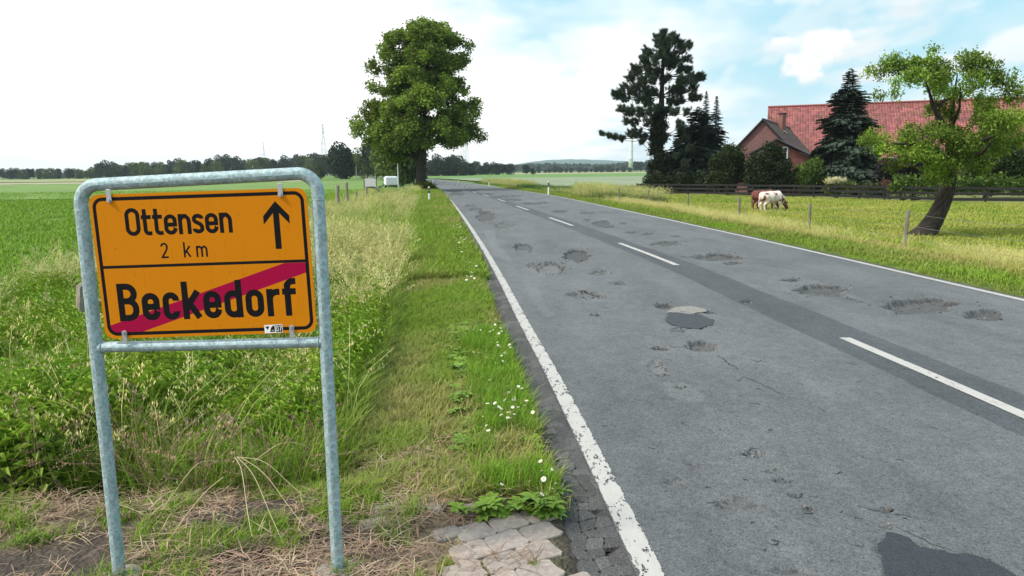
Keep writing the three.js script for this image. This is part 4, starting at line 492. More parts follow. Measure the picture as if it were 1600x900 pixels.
// ---------------------------------------------------------------- two grazing cattle
function cowBody(poseHead) {
  const B = [], cap = (a, b, ra, rb, k = 0.06) => B.push({ a: V(...a), b: V(...b), ra, rb, k });
  cap([-0.64, 0.80, 0], [-0.15, 0.76, 0], 0.235, 0.30); cap([-0.15, 0.76, 0], [0.36, 0.78, 0], 0.30, 0.255); cap([-0.74, 0.97, 0], [-0.2, 0.98, 0], 0.10, 0.10); cap([-0.2, 0.98, 0], [0.42, 1.0, 0], 0.10, 0.11);
  cap([-0.70, 0.92, -0.14], [-0.70, 0.92, 0.14], 0.09, 0.09); cap([0.40, 0.86, 0], [0.68, 0.68, 0], 0.22, 0.165); cap([0.68, 0.68, 0], [0.90, 0.40, 0], 0.165, 0.11);
  cap([0.90, 0.40, 0], [1.08, 0.16, 0], 0.115, 0.075, 0.03); cap([1.07, 0.17, 0], [1.12, 0.10, 0], 0.078, 0.072, 0.03); cap([0.95, 0.33, -0.06], [0.95, 0.33, 0.06], 0.07, 0.07, 0.02);
  for (const s of [-1, 1]) {
    cap([0.90, 0.47, s * 0.09], [0.86, 0.47, s * 0.22], 0.025, 0.032, 0.015);
    cap([-0.60, 0.74, s * 0.12], [-0.50, 0.54, s * 0.17], 0.19, 0.105); cap([-0.50, 0.54, s * 0.17], [-0.68, 0.38, s * 0.16], 0.10, 0.06, 0.03); cap([-0.68, 0.38, s * 0.16], [-0.65, 0.10, s * 0.16], 0.055, 0.042, 0.02); cap([-0.65, 0.10, s * 0.16], [-0.61, 0.0, s * 0.16], 0.045, 0.058, 0.02);
    const fx = s > 0 ? 0.0 : -0.14; cap([0.40, 0.68, s * 0.13], [0.38 + fx * 0.4, 0.46, s * 0.16], 0.15, 0.08); cap([0.38 + fx * 0.4, 0.46, s * 0.16], [0.42 + fx, 0.28, s * 0.15], 0.075, 0.056, 0.03); cap([0.42 + fx, 0.28, s * 0.15], [0.41 + fx, 0.08, s * 0.15], 0.05, 0.04, 0.02); cap([0.41 + fx, 0.08, s * 0.15], [0.44 + fx, 0.0, s * 0.15], 0.044, 0.056, 0.02);
  }
  cap([-0.42, 0.50, 0], [-0.28, 0.48, 0], 0.085, 0.07); cap([-0.83, 0.98, 0], [-0.93, 0.62, 0.0], 0.032, 0.022, 0.02); cap([-0.93, 0.62, 0], [-0.91, 0.30, 0.0], 0.022, 0.05, 0.02);
  const n = 84, mc = new MarchingCubes(n, mat(1, 1, 1), false, false, 120000), C = V(0.08, 0.54, 0), S = V(1.14, 0.62, 0.40), P = V(0, 0, 0), ab = V(0, 0, 0), ap = V(0, 0, 0);
  for (let z = 0; z < n; z++) for (let y = 0; y < n; y++) for (let x = 0; x < n; x++) {
    P.set(C.x + (x - n / 2) / (n / 2) * S.x, C.y + (y - n / 2) / (n / 2) * S.y, C.z + (z - n / 2) / (n / 2) * S.z); let d = 9;
    for (const c of B) { ab.subVectors(c.b, c.a); ap.subVectors(P, c.a); const t = clamp(ap.dot(ab) / ab.lengthSq(), 0, 1), q = ap.addScaledVector(ab, -t).length() - mixn(c.ra, c.rb, t), h = clamp(0.5 + 0.5 * (d - q) / c.k, 0, 1); d = mixn(d, q, h) - c.k * h * (1 - h); }
    mc.field[x + y * n + z * n * n] = -d;
  }
  mc.isolation = 0; mc.update(); const pos = new Float32Array(mc.count * 3); for (let k = 0; k < mc.count; k++) { pos[k * 3] = C.x + mc.positionArray[k * 3] * S.x; pos[k * 3 + 1] = C.y + mc.positionArray[k * 3 + 1] * S.y; pos[k * 3 + 2] = C.z + mc.positionArray[k * 3 + 2] * S.z; }
  let g = new THREE.BufferGeometry(); g.setAttribute('position', new THREE.BufferAttribute(pos, 3)); g = mergeVertices(g, 1e-4); g.computeVertexNormals(); return g;
}
const cowGeo = cowBody();
function cow(x, D, turn, label, paint, scale, earRgb) {
  const g = thing('cow', label, 'cow', null), geo = cowGeo.clone(), p = geo.attributes.position, c = []; for (let k = 0; k < p.count; k++) c.push(...paint(p.getX(k), p.getY(k), p.getZ(k))); geo.setAttribute('color', new THREE.Float32BufferAttribute(c, 3));
  g.position.set(x, H(x, D) - 0.02, -D); g.rotation.y = turn; g.scale.setScalar(scale); part('body', geo, new THREE.MeshStandardMaterial({ vertexColors: true, roughness: 0.85 }), g);
  for (const s of [-1, 1]) part('eye', new THREE.SphereGeometry(0.02, 8, 6).translate(0.965, 0.345, s * 0.125), mat(0.01, 0.01, 0.01, 0.2), g);
}
const CREAM = [0.74, 0.62, 0.55], RUST = [0.15, 0.05, 0.032], PINK = [0.55, 0.33, 0.28], HOOF = [0.05, 0.04, 0.035];
const SPOTS = [[-0.56, 0.97, 0.10, 0.05], [-0.44, 0.96, 0.06, 0.04], [-0.04, 0.97, 0.035, 0.06], [0.10, 0.93, 0.09, 0.07], [-0.02, 0.80, 0.03, 0.08], [-0.05, 0.68, 0.03, 0.05], [0.36, 0.60, 0.05, 0.06], [0.52, 0.72, 0.07, 0.13], [0.60, 0.60, 0.13, 0.13], [0.48, 0.60, 0.05, 0.06], [-0.72, 0.70, 0.06, 0.16], [-0.32, 0.55, 0.05, 0.04]];
{
  const p = hit(1189, 330.5);
  cow(p.x + 0.75, -p.z + 0.35, 0.42, 'white cow with rust brown spots and brown head grazing', (x, y, z) => { if (y < 0.035 && x < 0.7) return HOOF; if (y < 0.13 && x > 0.95 && x > 1.04) return PINK; if (x > 0.74 && !(Math.abs(z) < 0.035 && x > 0.92 && y > 0.25)) return RUST; if (y < 0.4 && x < -0.85) return CREAM; for (const [sx, sy, a, b] of SPOTS) if (Math.hypot((x - sx + 0.03 * Math.sign(z)) / a, (y - sy) / b) + 0.35 * (fbm(x * 22, y * 22 + z * 9, 2, 71) - 0.5) < 1) return RUST; return CREAM; }, 1.06);
  cow(p.x + 0.74, -p.z + 1.6, 0.46, 'plain red brown cow standing close behind the spotted cow', (x, y, z) => (y < 0.035 && x < 0.7 ? HOOF : y < 0.4 && x < -0.85 ? [0.3, 0.2, 0.16] : [0.17, 0.05, 0.035].map((v) => v * (0.85 + 0.3 * fbm(x * 9, y * 9, 2, 5)))), 1.10);
}
// ---------------------------------------------------------------- foliage pieces
function leafSpray(n, R, L, W, seed, flat = 0.5) {           // a spray of folded leaves round the origin
  const r = rng(seed), pos = [], idx = [];
  for (let k = 0; k < n; k++) { const c = V(r() - 0.5, (r() - 0.5) * 0.8, r() - 0.5).multiplyScalar(2 * R), d = V(r() - 0.5, (r() - 0.62) * flat * 2, r() - 0.5).normalize(), nn = V(r() - 0.5, 0.9 + r() * 0.6, r() - 0.5).normalize(), s = new THREE.Vector3().crossVectors(d, nn).normalize(), l = L * (0.7 + 0.6 * r()), w = W * (0.7 + 0.6 * r()), o = pos.length / 3, dip = nn.clone().multiplyScalar(-w * 0.25);
    const q = [c, c.clone().addScaledVector(d, l * 0.45).addScaledVector(s, w / 2).sub(dip), c.clone().addScaledVector(d, l), c.clone().addScaledVector(d, l * 0.45).addScaledVector(s, -w / 2).sub(dip), c.clone().addScaledVector(d, l * 0.5).add(dip)]; q.forEach((v) => pos.push(v.x, v.y, v.z)); idx.push(o, o + 1, o + 4, o + 1, o + 2, o + 4, o + 2, o + 3, o + 4, o + 3, o, o + 4); }
  return geoFrom(pos, idx);
}
function needleTuft(n, L, w, seed, up = 0.7) { const r = rng(seed), pos = [], idx = []; for (let k = 0; k < n; k++) { const d = V(r() - 0.5, r() * up - 0.12, r() - 0.5).normalize(), s = new THREE.Vector3().crossVectors(d, V(r() - 0.5, r() - 0.5, r() - 0.5)).normalize(), l = L * (0.6 + 0.6 * r()), o = pos.length / 3, b = d.clone().multiplyScalar(-0.1 * L); for (const v of [b.clone().addScaledVector(s, w), b.clone().addScaledVector(s, -w), b.clone().addScaledVector(d, l)]) pos.push(v.x, v.y, v.z); idx.push(o, o + 1, o + 2); } return geoFrom(pos, idx); }
function bough(seed) {                                       // a drooping fir bough of unit length along +x
  const r = rng(seed), pos = [], idx = []; for (let k = 0; k < 64; k++) { const t = 0.08 + 0.92 * r(), s = r() < 0.5 ? -1 : 1, l = (0.34 * (1 - t) + 0.10) * (0.6 + 0.7 * r()), p = V(t, -0.14 * t * t + (r() - 0.5) * 0.03, 0), d = V(0.62 + r() * 0.3, -0.30 * r() - 0.05, s * (0.35 + r() * 0.6)).normalize(), q = new THREE.Vector3().crossVectors(d, V(r() * 0.5, 1, r() * 0.5)).normalize().multiplyScalar(0.04 + 0.025 * r()), o = pos.length / 3, e = p.clone().addScaledVector(d, l), m = p.clone().addScaledVector(d, l * 0.5).add(V(0, 0.025, 0)); for (const v of [p, m.clone().add(q), e, m.clone().sub(q)]) pos.push(v.x, v.y, v.z); idx.push(o, o + 1, o + 2, o, o + 2, o + 3); }
  return geoFrom(pos, idx);
}
const barkTex = noiseTexture(256, (i, j) => { const v = 0.5 + 0.7 * (tn(i, j >> 2, 256, 32, 421) - 0.5) + 0.4 * (tn(i, j, 256, 80, 422) - 0.5); return [v, v, v]; });
const barkMat = (r, g, b) => new THREE.MeshStandardMaterial({ color: col(r, g, b), map: barkTex, roughness: 1, bumpMap: barkTex, bumpScale: 0.04 });
function crown(parent, clumps, geos, m, per, rgb, seed, opt = {}) {     // clumps: [Vector3, radius]
  const r = rng(seed), items = geos.map(() => []); const sc = opt.size ?? 1;
  for (const [c, R] of clumps) { const n = Math.round(per * R * R), tint = opt.vary ? 0.6 + 0.75 * r() : 0.8 + 0.4 * r(); for (let k = 0; k < n; k++) { const a = r() * 6.283, z = 2 * r() - 1, rad = R * (opt.solid ? Math.cbrt(r()) : 0.55 + 0.5 * r()), q = Math.sqrt(1 - z * z), p = V(c.x + Math.cos(a) * q * rad, c.y + z * rad * (opt.squash ?? 0.75), c.z + Math.sin(a) * q * rad), v = tint * (0.78 + 0.44 * r()), y = (r() - 0.5) * 0.2; items[Math.floor(r() * geos.length)].push({ p, s: sc * (0.6 + 0.8 * r()), e: [(r() - 0.5) * 0.9 + (opt.droop ?? 0), r() * 6.283, (r() - 0.5) * 0.9], c: col(rgb[0] * v * (1 + y), rgb[1] * v, rgb[2] * v * (1 - y)) }); } }
  geos.forEach((g, i) => { if (items[i].length) instances('crown', g, m, items[i], parent); });
}
const limbTo = (a, b, r0, r1, sag, seed, seg = 5) => { const pts = [], rad = [], r = rng(seed), off = V(r() - 0.5, r() - 0.3, r() - 0.5).multiplyScalar(a.distanceTo(b) * 0.14); for (let k = 0; k <= seg; k++) { const t = k / seg; pts.push(a.clone().lerp(b, t).addScaledVector(off, Math.sin(t * Math.PI)).add(V(0, Math.sin(t * Math.PI) * sag, 0))); rad.push(mixn(r0, r1, Math.pow(t, 0.7))); } return tube(pts, rad, 6, false, 0.15, seed); };
const white1 = col(1, 1, 1); void white1;
const sprays = [1, 2, 3].map((s) => leafSpray(9, 0.28, 0.20, 0.16, s)), limeSprays = [1, 2, 3].map((s) => leafSpray(10, 0.34, 0.23, 0.19, s + 50)), bigSprays = [4, 5].map((s) => leafSpray(9, 0.55, 0.42, 0.34, s));
const leafW = new THREE.MeshPhysicalMaterial({ color: col(1, 1, 1), roughness: 0.75, transmission: 0.32, thickness: 0, side: THREE.DoubleSide, specularIntensity: 0.4 });

// ---------------------------------------------------------------- the big lime tree
{
  const D = 83, b = hit(657, 299), x0 = b.x, t = thing('lime_tree', 'huge broad lime tree with dense crown at the left roadside', 'tree'), r = rng(901), M = -at(0, 0, D).x; void M;
  const bark = barkMat(0.11, 0.095, 0.075), base = V(x0, b.y - 0.2, -D), k = D / F;                         // metres per photograph pixel
  const prof = curve([[33, 14], [40, 34], [60, 58], [90, 66], [120, 74], [150, 80], [175, 92], [190, 97], [212, 92], [228, 78], [245, 62], [262, 46], [282, 26]]), mid = curve([[33, 664], [60, 665], [120, 662], [170, 655], [200, 655], [228, 655], [245, 640], [262, 628], [282, 618]]);
  const clumps = []; let tries = 0; const lobes = []; while (lobes.length < 56 && tries++ < 9000) { const py = mixn(48, 262, r()), P = prof(py), a = r() * 6.283, R = mixn(1.1, 2.1, r()) * (py < 70 ? 0.8 : 1), rr = Math.sqrt(mixn(0.25, 1, r())), px = mid(py) + Math.cos(a) * Math.max(3, P - R / k * 0.85) * rr, dz = Math.sin(a) * Math.max(0.3, P * k * 0.92 - R * 0.8) * rr; if (py > 228 && (dz > 1 || px > 640)) continue; if (py > 244) continue; const c = at(px, py, D); c.z += dz; if (lobes.some(([q, s]) => q.distanceTo(c) < 0.72 * (R + s) * 0.9)) continue; lobes.push([c, R]); }
  for (const [c, R] of lobes) { const n = Math.round(5 + R * 4.5); for (let q = 0; q < n; q++) { const a = r() * 6.283, z = mixn(-0.45, 1, r()), s = Math.sqrt(1 - z * z); clumps.push([V(c.x + Math.cos(a) * s * R * 0.8, c.y + z * R * 0.68, c.z + Math.sin(a) * s * R * 0.8), R * mixn(0.26, 0.46, r())]); } }
  while (false) { const py = mixn(36, 272, r()), P = prof(py), a = r() * 6.283, rr = Math.sqrt(mixn(0.12, 1, r())), R = (0.75 + 0.75 * r()) * (py < 60 ? 0.85 : 1), px = mid(py) + Math.cos(a) * Math.max(4, P - R / k * 0.8) * rr, dz = Math.sin(a) * P * k * 0.92 * rr; if (py > 240 && (dz > 2.5 || px > 700)) continue; if (fbm(px * 0.05, py * 0.05 + dz * 0.2, 2, 903) < 0.40) continue; const c = at(px, py, D); c.z += dz; if (clumps.some(([q, s]) => q.distanceTo(c) < 0.62 * Math.min(R, s) + 0.25)) continue; clumps.push([c, R]); }
  for (const [px, py, R, dz] of [[598, 226, 1.0, 1], [616, 232, 1.0, 1], [704, 220, 1.0, 1]]) for (let q = 0; q < 9; q++) { const a = r() * 6.283, z = mixn(-0.7, 1, r()), s = Math.sqrt(1 - z * z), c = at(px, py, D); clumps.push([V(c.x + Math.cos(a) * s * R * 0.8, c.y + z * R * 0.7, c.z + dz + Math.sin(a) * s * R * 0.8), R * mixn(0.3, 0.5, r())]); }
  for (const [px, py, R] of [[560, 190, 0.9], [566, 205, 1.0], [578, 172, 1.0], [748, 212, 0.8], [738, 206, 0.9], [742, 160, 0.8], [735, 195, 0.9], [724, 92, 0.8], [730, 72, 0.7], [690, 40, 0.8], [660, 38, 0.9], [622, 52, 0.8], [602, 78, 0.8], [590, 110, 0.9], [588, 138, 0.8]]) clumps.push([at(px, py, D).add(V(0, 0, (r() - 0.5) * 4)), R]);
  const hub = at(660, 200, D), trunkTop = at(664, 110, D);
  part('trunk', tube([base, at(657, 292, D).setZ(-D), at(658, 270, D), at(659, 240, D), hub, at(663, 150, D), trunkTop, at(664, 60, D)], [0.9, 0.62, 0.54, 0.5, 0.42, 0.3, 0.2, 0.06], 14, true, 0.12, 7), bark, t);
  const spine = [at(658, 256, D), at(659, 235, D), hub, at(661, 175, D), at(663, 150, D), at(664, 120, D), at(664, 90, D)];
  clumps.forEach(([c, R], i) => { if (i % 3) return; const s = spine.reduce((m, p) => (p.y < c.y - 0.4 && p.y > m.y ? p : m), spine[0]); part('limb', limbTo(s, c, 0.13 + 0.10 * r(), 0.025, 0.3, i + 1), bark, t); });
  crown(t, clumps, limeSprays, leafW, 62, [0.205, 0.29, 0.042], 911, { squash: 0.85, vary: 0.9 });
  crown(t, [0, 1, 2, 3, 4, 5, 6, 7].map((q) => [V(x0 + Math.cos(q) * 0.8, b.y + 0.3 + 0.15 * (q % 3), -D + Math.sin(q) * 0.9), 0.42]), sprays, leafW, 160, [0.17, 0.21, 0.035], 913);
}
// ---------------------------------------------------------------- broadleaf prototypes for middle and far distance
function farCrown(seed, h, w, n, leaf, lobes = 26, low = 0.16) {
  const r = rng(seed), pos = [], idx = [], L = []; for (let k = 0; k < lobes; k++) { const y = low + (1 - low) * Math.pow(r(), 0.85), half = w / 2 * Math.sin(Math.PI * clamp(0.12 + 0.80 * (1 - (y - low) / (1 - low)), 0, 1)) ** 0.7, a = r() * 6.283, q = Math.sqrt(r()); L.push([V(Math.cos(a) * half * q * 0.8, y * h * 0.93, Math.sin(a) * half * q * 0.8), w * (0.13 + 0.09 * r())]); }
  for (const [c, R] of L) for (let k = 0; k < n / lobes; k++) { const a = r() * 6.283, z = 2 * r() - 1, s = Math.sqrt(1 - z * z), p = V(c.x + Math.cos(a) * s * R, c.y + z * R * 0.9, c.z + Math.sin(a) * s * R), e = leaf * (0.6 + 0.8 * r()), u = V(r() - 0.5, (r() - 0.5) * 0.7, r() - 0.5).normalize().multiplyScalar(e), v = V(r() - 0.5, r() - 0.5, r() - 0.5).normalize().multiplyScalar(e * 0.7), o = pos.length / 3; for (const [m, q] of [[-1, 0], [0, -1], [1, 0], [0, 1]]) pos.push(p.x + u.x * m + v.x * q, p.y + u.y * m + v.y * q, p.z + u.z * m + v.z * q); idx.push(o, o + 1, o + 2, o, o + 2, o + 3); }
  return geoFrom(pos, idx);
}
const leafFar = [[0.030, 0.046, 0.02], [0.06, 0.088, 0.025], [0.026, 0.042, 0.022], [0.11, 0.15, 0.03]].map((c) => leafMat(...c, 0.2)), barkFar = mat(0.06, 0.05, 0.04, 1);
const protos = [0, 1, 2, 3, 4, 5].map((k) => ({ crown: farCrown(1001 + k, 1, 0.72 + 0.16 * (k % 3), 2400, 0.040, 30, k % 2 ? 0.06 : 0.14), trunk: tube([V(0, -0.03, 0), V(0.004, 0.2, 0), V(0, 0.6, 0)], [0.026, 0.02, 0.008], 7) }));
function farTree(px, D, h, wf, label, group, k, kind, yBase) { const p = at(px, 270, D), g = thing('broadleaf_tree', label, 'tree', group); g.position.set(p.x, H(p.x, D) - 0.1 + (yBase ?? 0), -D); g.scale.set(h * wf, h, h * wf); g.rotation.y = k * 1.7; const q = protos[k % 6]; part('trunk', q.trunk, barkFar, g); part('crown', q.crown, leafFar[kind ?? k % 4], g); return g; }
{
  const r = rng(1103);
  // row along the road behind the lime, then the group by the meadow
  for (const [px, D, h, wf, kind, label] of [[646, 128, 9.5, 0.7, 1, 'roadside tree directly behind the lime trunk'], [613, 126, 10.5, 0.72, 3, 'yellowish green roadside tree hanging low beside the lamp post'], [628, 145, 11, 0.72, 3, 'roadside tree between the lamp post and the lime trunk'], [639, 160, 11, 0.8, 3, 'second roadside tree behind the lime'], [630, 195, 12.5, 0.85, 1, 'third roadside tree behind the lime'], [614, 240, 16, 0.95, 3, 'light green roadside tree behind the white box trailer'], [600, 280, 17, 0.95, 1, 'roadside tree next to the light green one, far along the row'], [588, 300, 16.5, 0.95, 0, 'bushy tree at the end of the roadside row'], [574, 320, 15.5, 0.95, 3, 'yellowish green tree between the roadside row and the big round tree']]) farTree(px, D, h, wf, label, 'roadside trees behind the lime', Math.floor(px), kind);
  farTree(536, 300, 13.6, 1.05, 'big dark round tree standing alone before the left woodland', null, 2, 0); farTree(541, 305, 12.6, 0.95, 'dark tree half hidden by the big round tree', null, 3, 2); farTree(501, 330, 6.5, 1.2, 'low round bush tree left of the big round tree', null, 4, 1);
  const prof = curve([[-40, 9], [100, 8], [122, 7.6], [140, 7.8], [150, 11.5], [200, 12], [260, 12.5], [290, 15], [310, 12.5], [330, 14], [348, 17], [365, 16], [385, 13.5], [410, 15.5], [440, 14.5], [470, 16], [500, 16.5], [530, 16.5], [640, 15]]);
  for (let px = -30; px < 640; px += 6.2) { const D = 620 + r() * 60; farTree(px + r() * 4, D, prof(px) * (0.82 + 0.25 * r()) * D / 600, 0.75 + 0.4 * r(), 'dark broadleaf tree in the woodland edge behind the meadow', 'woodland trees behind the meadow', Math.floor(r() * 60)); }
  for (let px = 668; px < 738; px += 6) { const D = 430 + r() * 50; farTree(px + r() * 3, D, (px < 685 ? 9.5 : px < 722 ? 11.8 : 8.5) * (0.85 + 0.25 * r()), 0.95 + 0.4 * r(), 'dark broadleaf tree in the copse right of the lime trunk', 'copse right of the lime trunk', Math.floor(r() * 60), r() < 0.5 ? 0 : 2); }
  for (const [px, h] of [[743, 9.6], [760, 8.8], [770, 8.6], [777, 8.3], [786, 8.0], [797, 7.8], [752, 6.5], [822, 7.4], [833, 4.5]]) farTree(px, 520, h, 1.0, 'dark round field tree in the row beyond the green field', 'field trees beyond the green field', Math.floor(px), r() < 0.5 ? 0 : 2);
  for (let px = 838; px < 1080; px += 9) { const D = 900 + r() * 90; farTree(px + r() * 5, D, (px > 1000 || (px > 985 && px < 1012) ? 12 : 7) * (0.7 + 0.5 * r()), 1.2, 'small distant tree below the forest belt', 'distant trees below the forest belt', Math.floor(r() * 60), 0); }
}
// ---------------------------------------------------------------- pine with ivy-clad trunk
{
  const D = 80, t = thing('pine_tree', 'tall dark pine with open layered crown and ivy covered trunk', 'tree'), r = rng(1201), bark = barkMat(0.05, 0.04, 0.032), base = at(1028, 306, D); base.y = H(base.x, D) - 0.2;
  const spine = [[1028, 300], [1027, 270], [1029, 240], [1031, 210], [1033, 180], [1034, 150], [1035, 120], [1036, 90], [1037, 60], [1038, 47]].map(([x, y]) => at(x, y, D)); part('trunk', tube([base, ...spine], [0.75, 0.62, 0.56, 0.5, 0.44, 0.36, 0.27, 0.2, 0.14, 0.07, 0.03], 10, true, 0.1, 3), bark, t);
  const list = [[1038, 50, 5], [1034, 54, 6], [1046, 66, 7], [1032, 60, 7], [1048, 58, 6], [1056, 62, 7], [1024, 70, 8], [1040, 72, 10], [1060, 72, 8], [1012, 84, 8], [1028, 86, 10], [1048, 88, 10], [1066, 80, 8], [1074, 70, 5], [1002, 96, 8], [1018, 100, 9], [1036, 100, 8], [1056, 100, 9], [1072, 94, 7], [992, 110, 9], [1010, 114, 9], [1026, 112, 7], [1062, 110, 7], [1076, 108, 6], [982, 124, 8], [1000, 128, 9], [1014, 128, 8], [1042, 124, 7], [1058, 128, 8], [1074, 126, 9], [1088, 122, 8], [1095, 118, 5], [972, 140, 8], [988, 142, 9], [1004, 142, 8], [1018, 144, 7], [1050, 142, 7], [1066, 140, 8], [1082, 138, 8], [962, 150, 7], [958, 146, 5], [974, 154, 7], [996, 156, 8], [1012, 160, 8], [1048, 158, 7], [1064, 156, 7], [1080, 152, 7], [1090, 154, 5], [968, 170, 6], [980, 174, 8], [994, 176, 8], [1008, 178, 8], [1022, 172, 7], [1050, 176, 7], [1064, 178, 6], [978, 190, 6], [990, 192, 7], [1004, 194, 7], [940, 208, 4], [950, 211, 5], [960, 214, 5], [970, 216, 6], [982, 210, 7], [994, 208, 8], [1004, 214, 6], [1000, 222, 5], [1052, 196, 6], [1062, 202, 6], [1070, 214, 6], [1058, 224, 6], [1068, 238, 6], [1050, 244, 5], [1062, 256, 6], [1074, 232, 6]];
  const tufts = [1, 2, 3].map((q) => needleTuft(24, 0.30, 0.016, q, 1.5)), it = tufts.map(() => []), twig = [];
  const shoot = (p, d, L) => { const n = Math.max(3, Math.round(L / 0.13)); for (let q = 0; q < n; q++) { const t = (q + r()) / n, v = 0.7 + 0.6 * r(); it[Math.floor(r() * 3)].push({ p: p.clone().addScaledVector(d, L * t).add(V(0, 0.10 * t * L, 0)), s: 0.8 + 0.6 * r(), e: [(r() - 0.5) * 0.9, r() * 6.28, (r() - 0.5) * 0.9], c: col(0.034 * v, 0.056 * v, 0.028 * v) }); } };
  list.forEach(([px, py, R], i) => { const k = D / F, half = Math.min(4.2, 1.0 + (py - 45) * 0.024); for (const side of i % 2 && py < 190 ? [1, -1] : [1]) {
    const c = at(px + (side < 0 ? (r() - 0.5) * 14 : 0), py + (side < 0 ? (r() - 0.5) * 8 : 0), D); c.z += side * r() * half * (1 - Math.min(0.85, Math.abs(px - 1033) / 88)); const s = spine.reduce((m, p) => (Math.abs(p.y - c.y + 0.6) < Math.abs(m.y - c.y + 0.6) ? p : m), spine[0]), tip = c.clone().add(V(0, -0.15, 0)); part('branch', limbTo(s, tip, 0.06, 0.02, -0.25, i + 5), bark, t);
    const dir = tip.clone().sub(s).setY(0); if (dir.length() < 0.3) dir.set(r() - 0.5, 0, r() - 0.5); dir.normalize(); const RR = R * k * 1.15, ns = Math.round(8 + R * 3.0);
    for (let q = 0; q < ns; q++) { const a = (r() - 0.5) * 2.6, d = dir.clone().applyAxisAngle(V(0, 1, 0), a).add(V(0, 0.2 + 1.3 * r(), 0)).normalize(), o = tip.clone().addScaledVector(dir, (r() - 0.75) * RR * 1.3).add(V((r() - 0.5) * RR * 0.7, (r() - 0.55) * RR * 1.25, (r() - 0.5) * RR * 0.8)); shoot(o, d, RR * (0.35 + 0.55 * r())); } } });
  tufts.forEach((g, q) => instances('crown', g, mat(1, 1, 1, 0.9), it[q], t));
  const ivy = []; for (let k = 0; k < 90; k++) { const py = mixn(300, 170, Math.pow(r(), 0.8)), s = at(1028 + (300 - py) * 0.02, py, D), a = r() * 6.283, R = mixn(0.95, 0.4, (300 - py) / 130); ivy.push([V(s.x + Math.cos(a) * R, s.y, s.z + Math.sin(a) * R), 0.34]); }
  crown(t, ivy, sprays, leafW, 160, [0.028, 0.042, 0.018], 1213);
}
// ---------------------------------------------------------------- spruces
const boughs = [11, 12, 13].map(bough);
function spruce(px, ytop, D, w, rgb, label, seed, opt = {}) {
  const t = thing('spruce_tree', label, 'tree'), r = rng(seed), tp = at(px, ytop, D), gy = H(tp.x, D), h = tp.y - gy; t.position.set(tp.x, gy, -D); part('trunk', tube([V(0, -0.2, 0), V(0, h * 0.5, 0), V(0, h * 0.98, 0)], [0.022 * h, 0.013 * h, 0.01], 8), barkMat(0.06, 0.05, 0.04), t);
  const items = boughs.map(() => []); let turn = 0; for (let y = opt.low ?? 0.35; y < h; y += mixn(0.34, 0.16, y / h)) { const f = 1 - y / h, len = (w / 2) * (Math.pow(f, opt.pow ?? 0.85) * 1.02 + 0.02) * (0.92 + 0.16 * Math.sin(y * 3.1)), n = Math.max(7, Math.round(8 + 12 * f)); turn += 0.7; for (let k = 0; k < n; k++) { const a = turn + k / n * 6.283 + (r() - 0.5) * 0.5, l = len * (0.72 + 0.42 * r()), v = 0.75 + 0.5 * r(); items[Math.floor(r() * 3)].push({ p: V(0, y + (r() - 0.5) * 0.2, 0), s: [l, Math.max(0.5, l) * 1.15, Math.max(0.45, l) * (0.9 + 0.3 * r())], e: [0, a, mixn(0.28, -0.28, f) + (r() - 0.5) * 0.22], c: col(rgb[0] * v, rgb[1] * v, rgb[2] * v) });
      if (l > 1.0) items[Math.floor(r() * 3)].push({ p: V(Math.cos(a) * l * 0.45, y + l * 0.45 * -0.05, -Math.sin(a) * l * 0.45), s: [l * 0.62, l * 0.7, l * 0.8], e: [0, a + (r() - 0.5) * 0.9, mixn(0.2, -0.32, f)], c: col(rgb[0] * v, rgb[1] * v, rgb[2] * v) }); } }
  boughs.forEach((g, i) => instances('crown', g, mat(1, 1, 1, 0.9), items[i], t));
}
spruce(1330, 107, 67, 8.0, [0.042, 0.068, 0.044], 'large blue green spruce before the red roof', 1301, { pow: 0.7 });
spruce(1104, 143, 86, 5.0, [0.028, 0.047, 0.026], 'slim dark spruce with the taller tip, between pine and house', 1302); spruce(1120, 150, 87, 5.0, [0.03, 0.049, 0.026], 'slim dark spruce next to the taller slim one', 1303);
spruce(1092, 166, 84.5, 8.0, [0.027, 0.044, 0.025], 'broad dark conifer at the foot of the slim spruces', 1304, { pow: 0.62 }); spruce(1068, 190, 83, 5.2, [0.02, 0.033, 0.019], 'low dark conifer right beside the pine trunk', 1305, { pow: 0.6 });

// ---------------------------------------------------------------- shrubs, hedges
function shrub(name, label, cat, spots, D, rgb, seed, per = 60, geos = sprays, opt = {}) {      // spots in the photograph: [px, py, radius px, dz]
  const t = thing(name, label, cat), r = rng(seed), k = D / F, c = []; for (const [px, py, R0, dz = 0] of spots) { const R = R0 * 1.22, p = at(px, py, D); p.z += dz; const n = Math.max(1, Math.round(R / 4)); for (let q = 0; q < n * n; q++) { const a = r() * 6.283, z = 2 * r() - 1, rr = R * k * 0.72, s = Math.sqrt(1 - z * z); c.push([V(p.x + Math.cos(a) * s * rr, Math.max(p.y + z * rr, H(p.x, D) + 0.2), p.z + Math.sin(a) * s * rr), R * k * 0.42]); } }
  const g0 = at(spots[0][0], 270, D); g0.y = H(g0.x, D); const stems = []; for (let q = 0; q < 5; q++) { const e = c[Math.floor(r() * c.length)][0]; stems.push(limbTo(V(g0.x + (r() - 0.5) * 0.5, g0.y - 0.1, -D + (r() - 0.5) * 0.4), e, 0.05, 0.015, 0.1, seed + q)); } part('stem', plain(stems), barkFar, t);
  crown(t, c, geos, leafW, per, rgb, seed + 1, opt);
}
shrub('garden_tree', 'dark green garden tree before the gable with the small windows', 'tree', [[1200, 248, 18], [1186, 262, 15], [1214, 264, 18], [1195, 280, 18], [1222, 282, 14], [1208, 236, 10], [1180, 284, 12]], 66.5, [0.040, 0.062, 0.022], 1401);
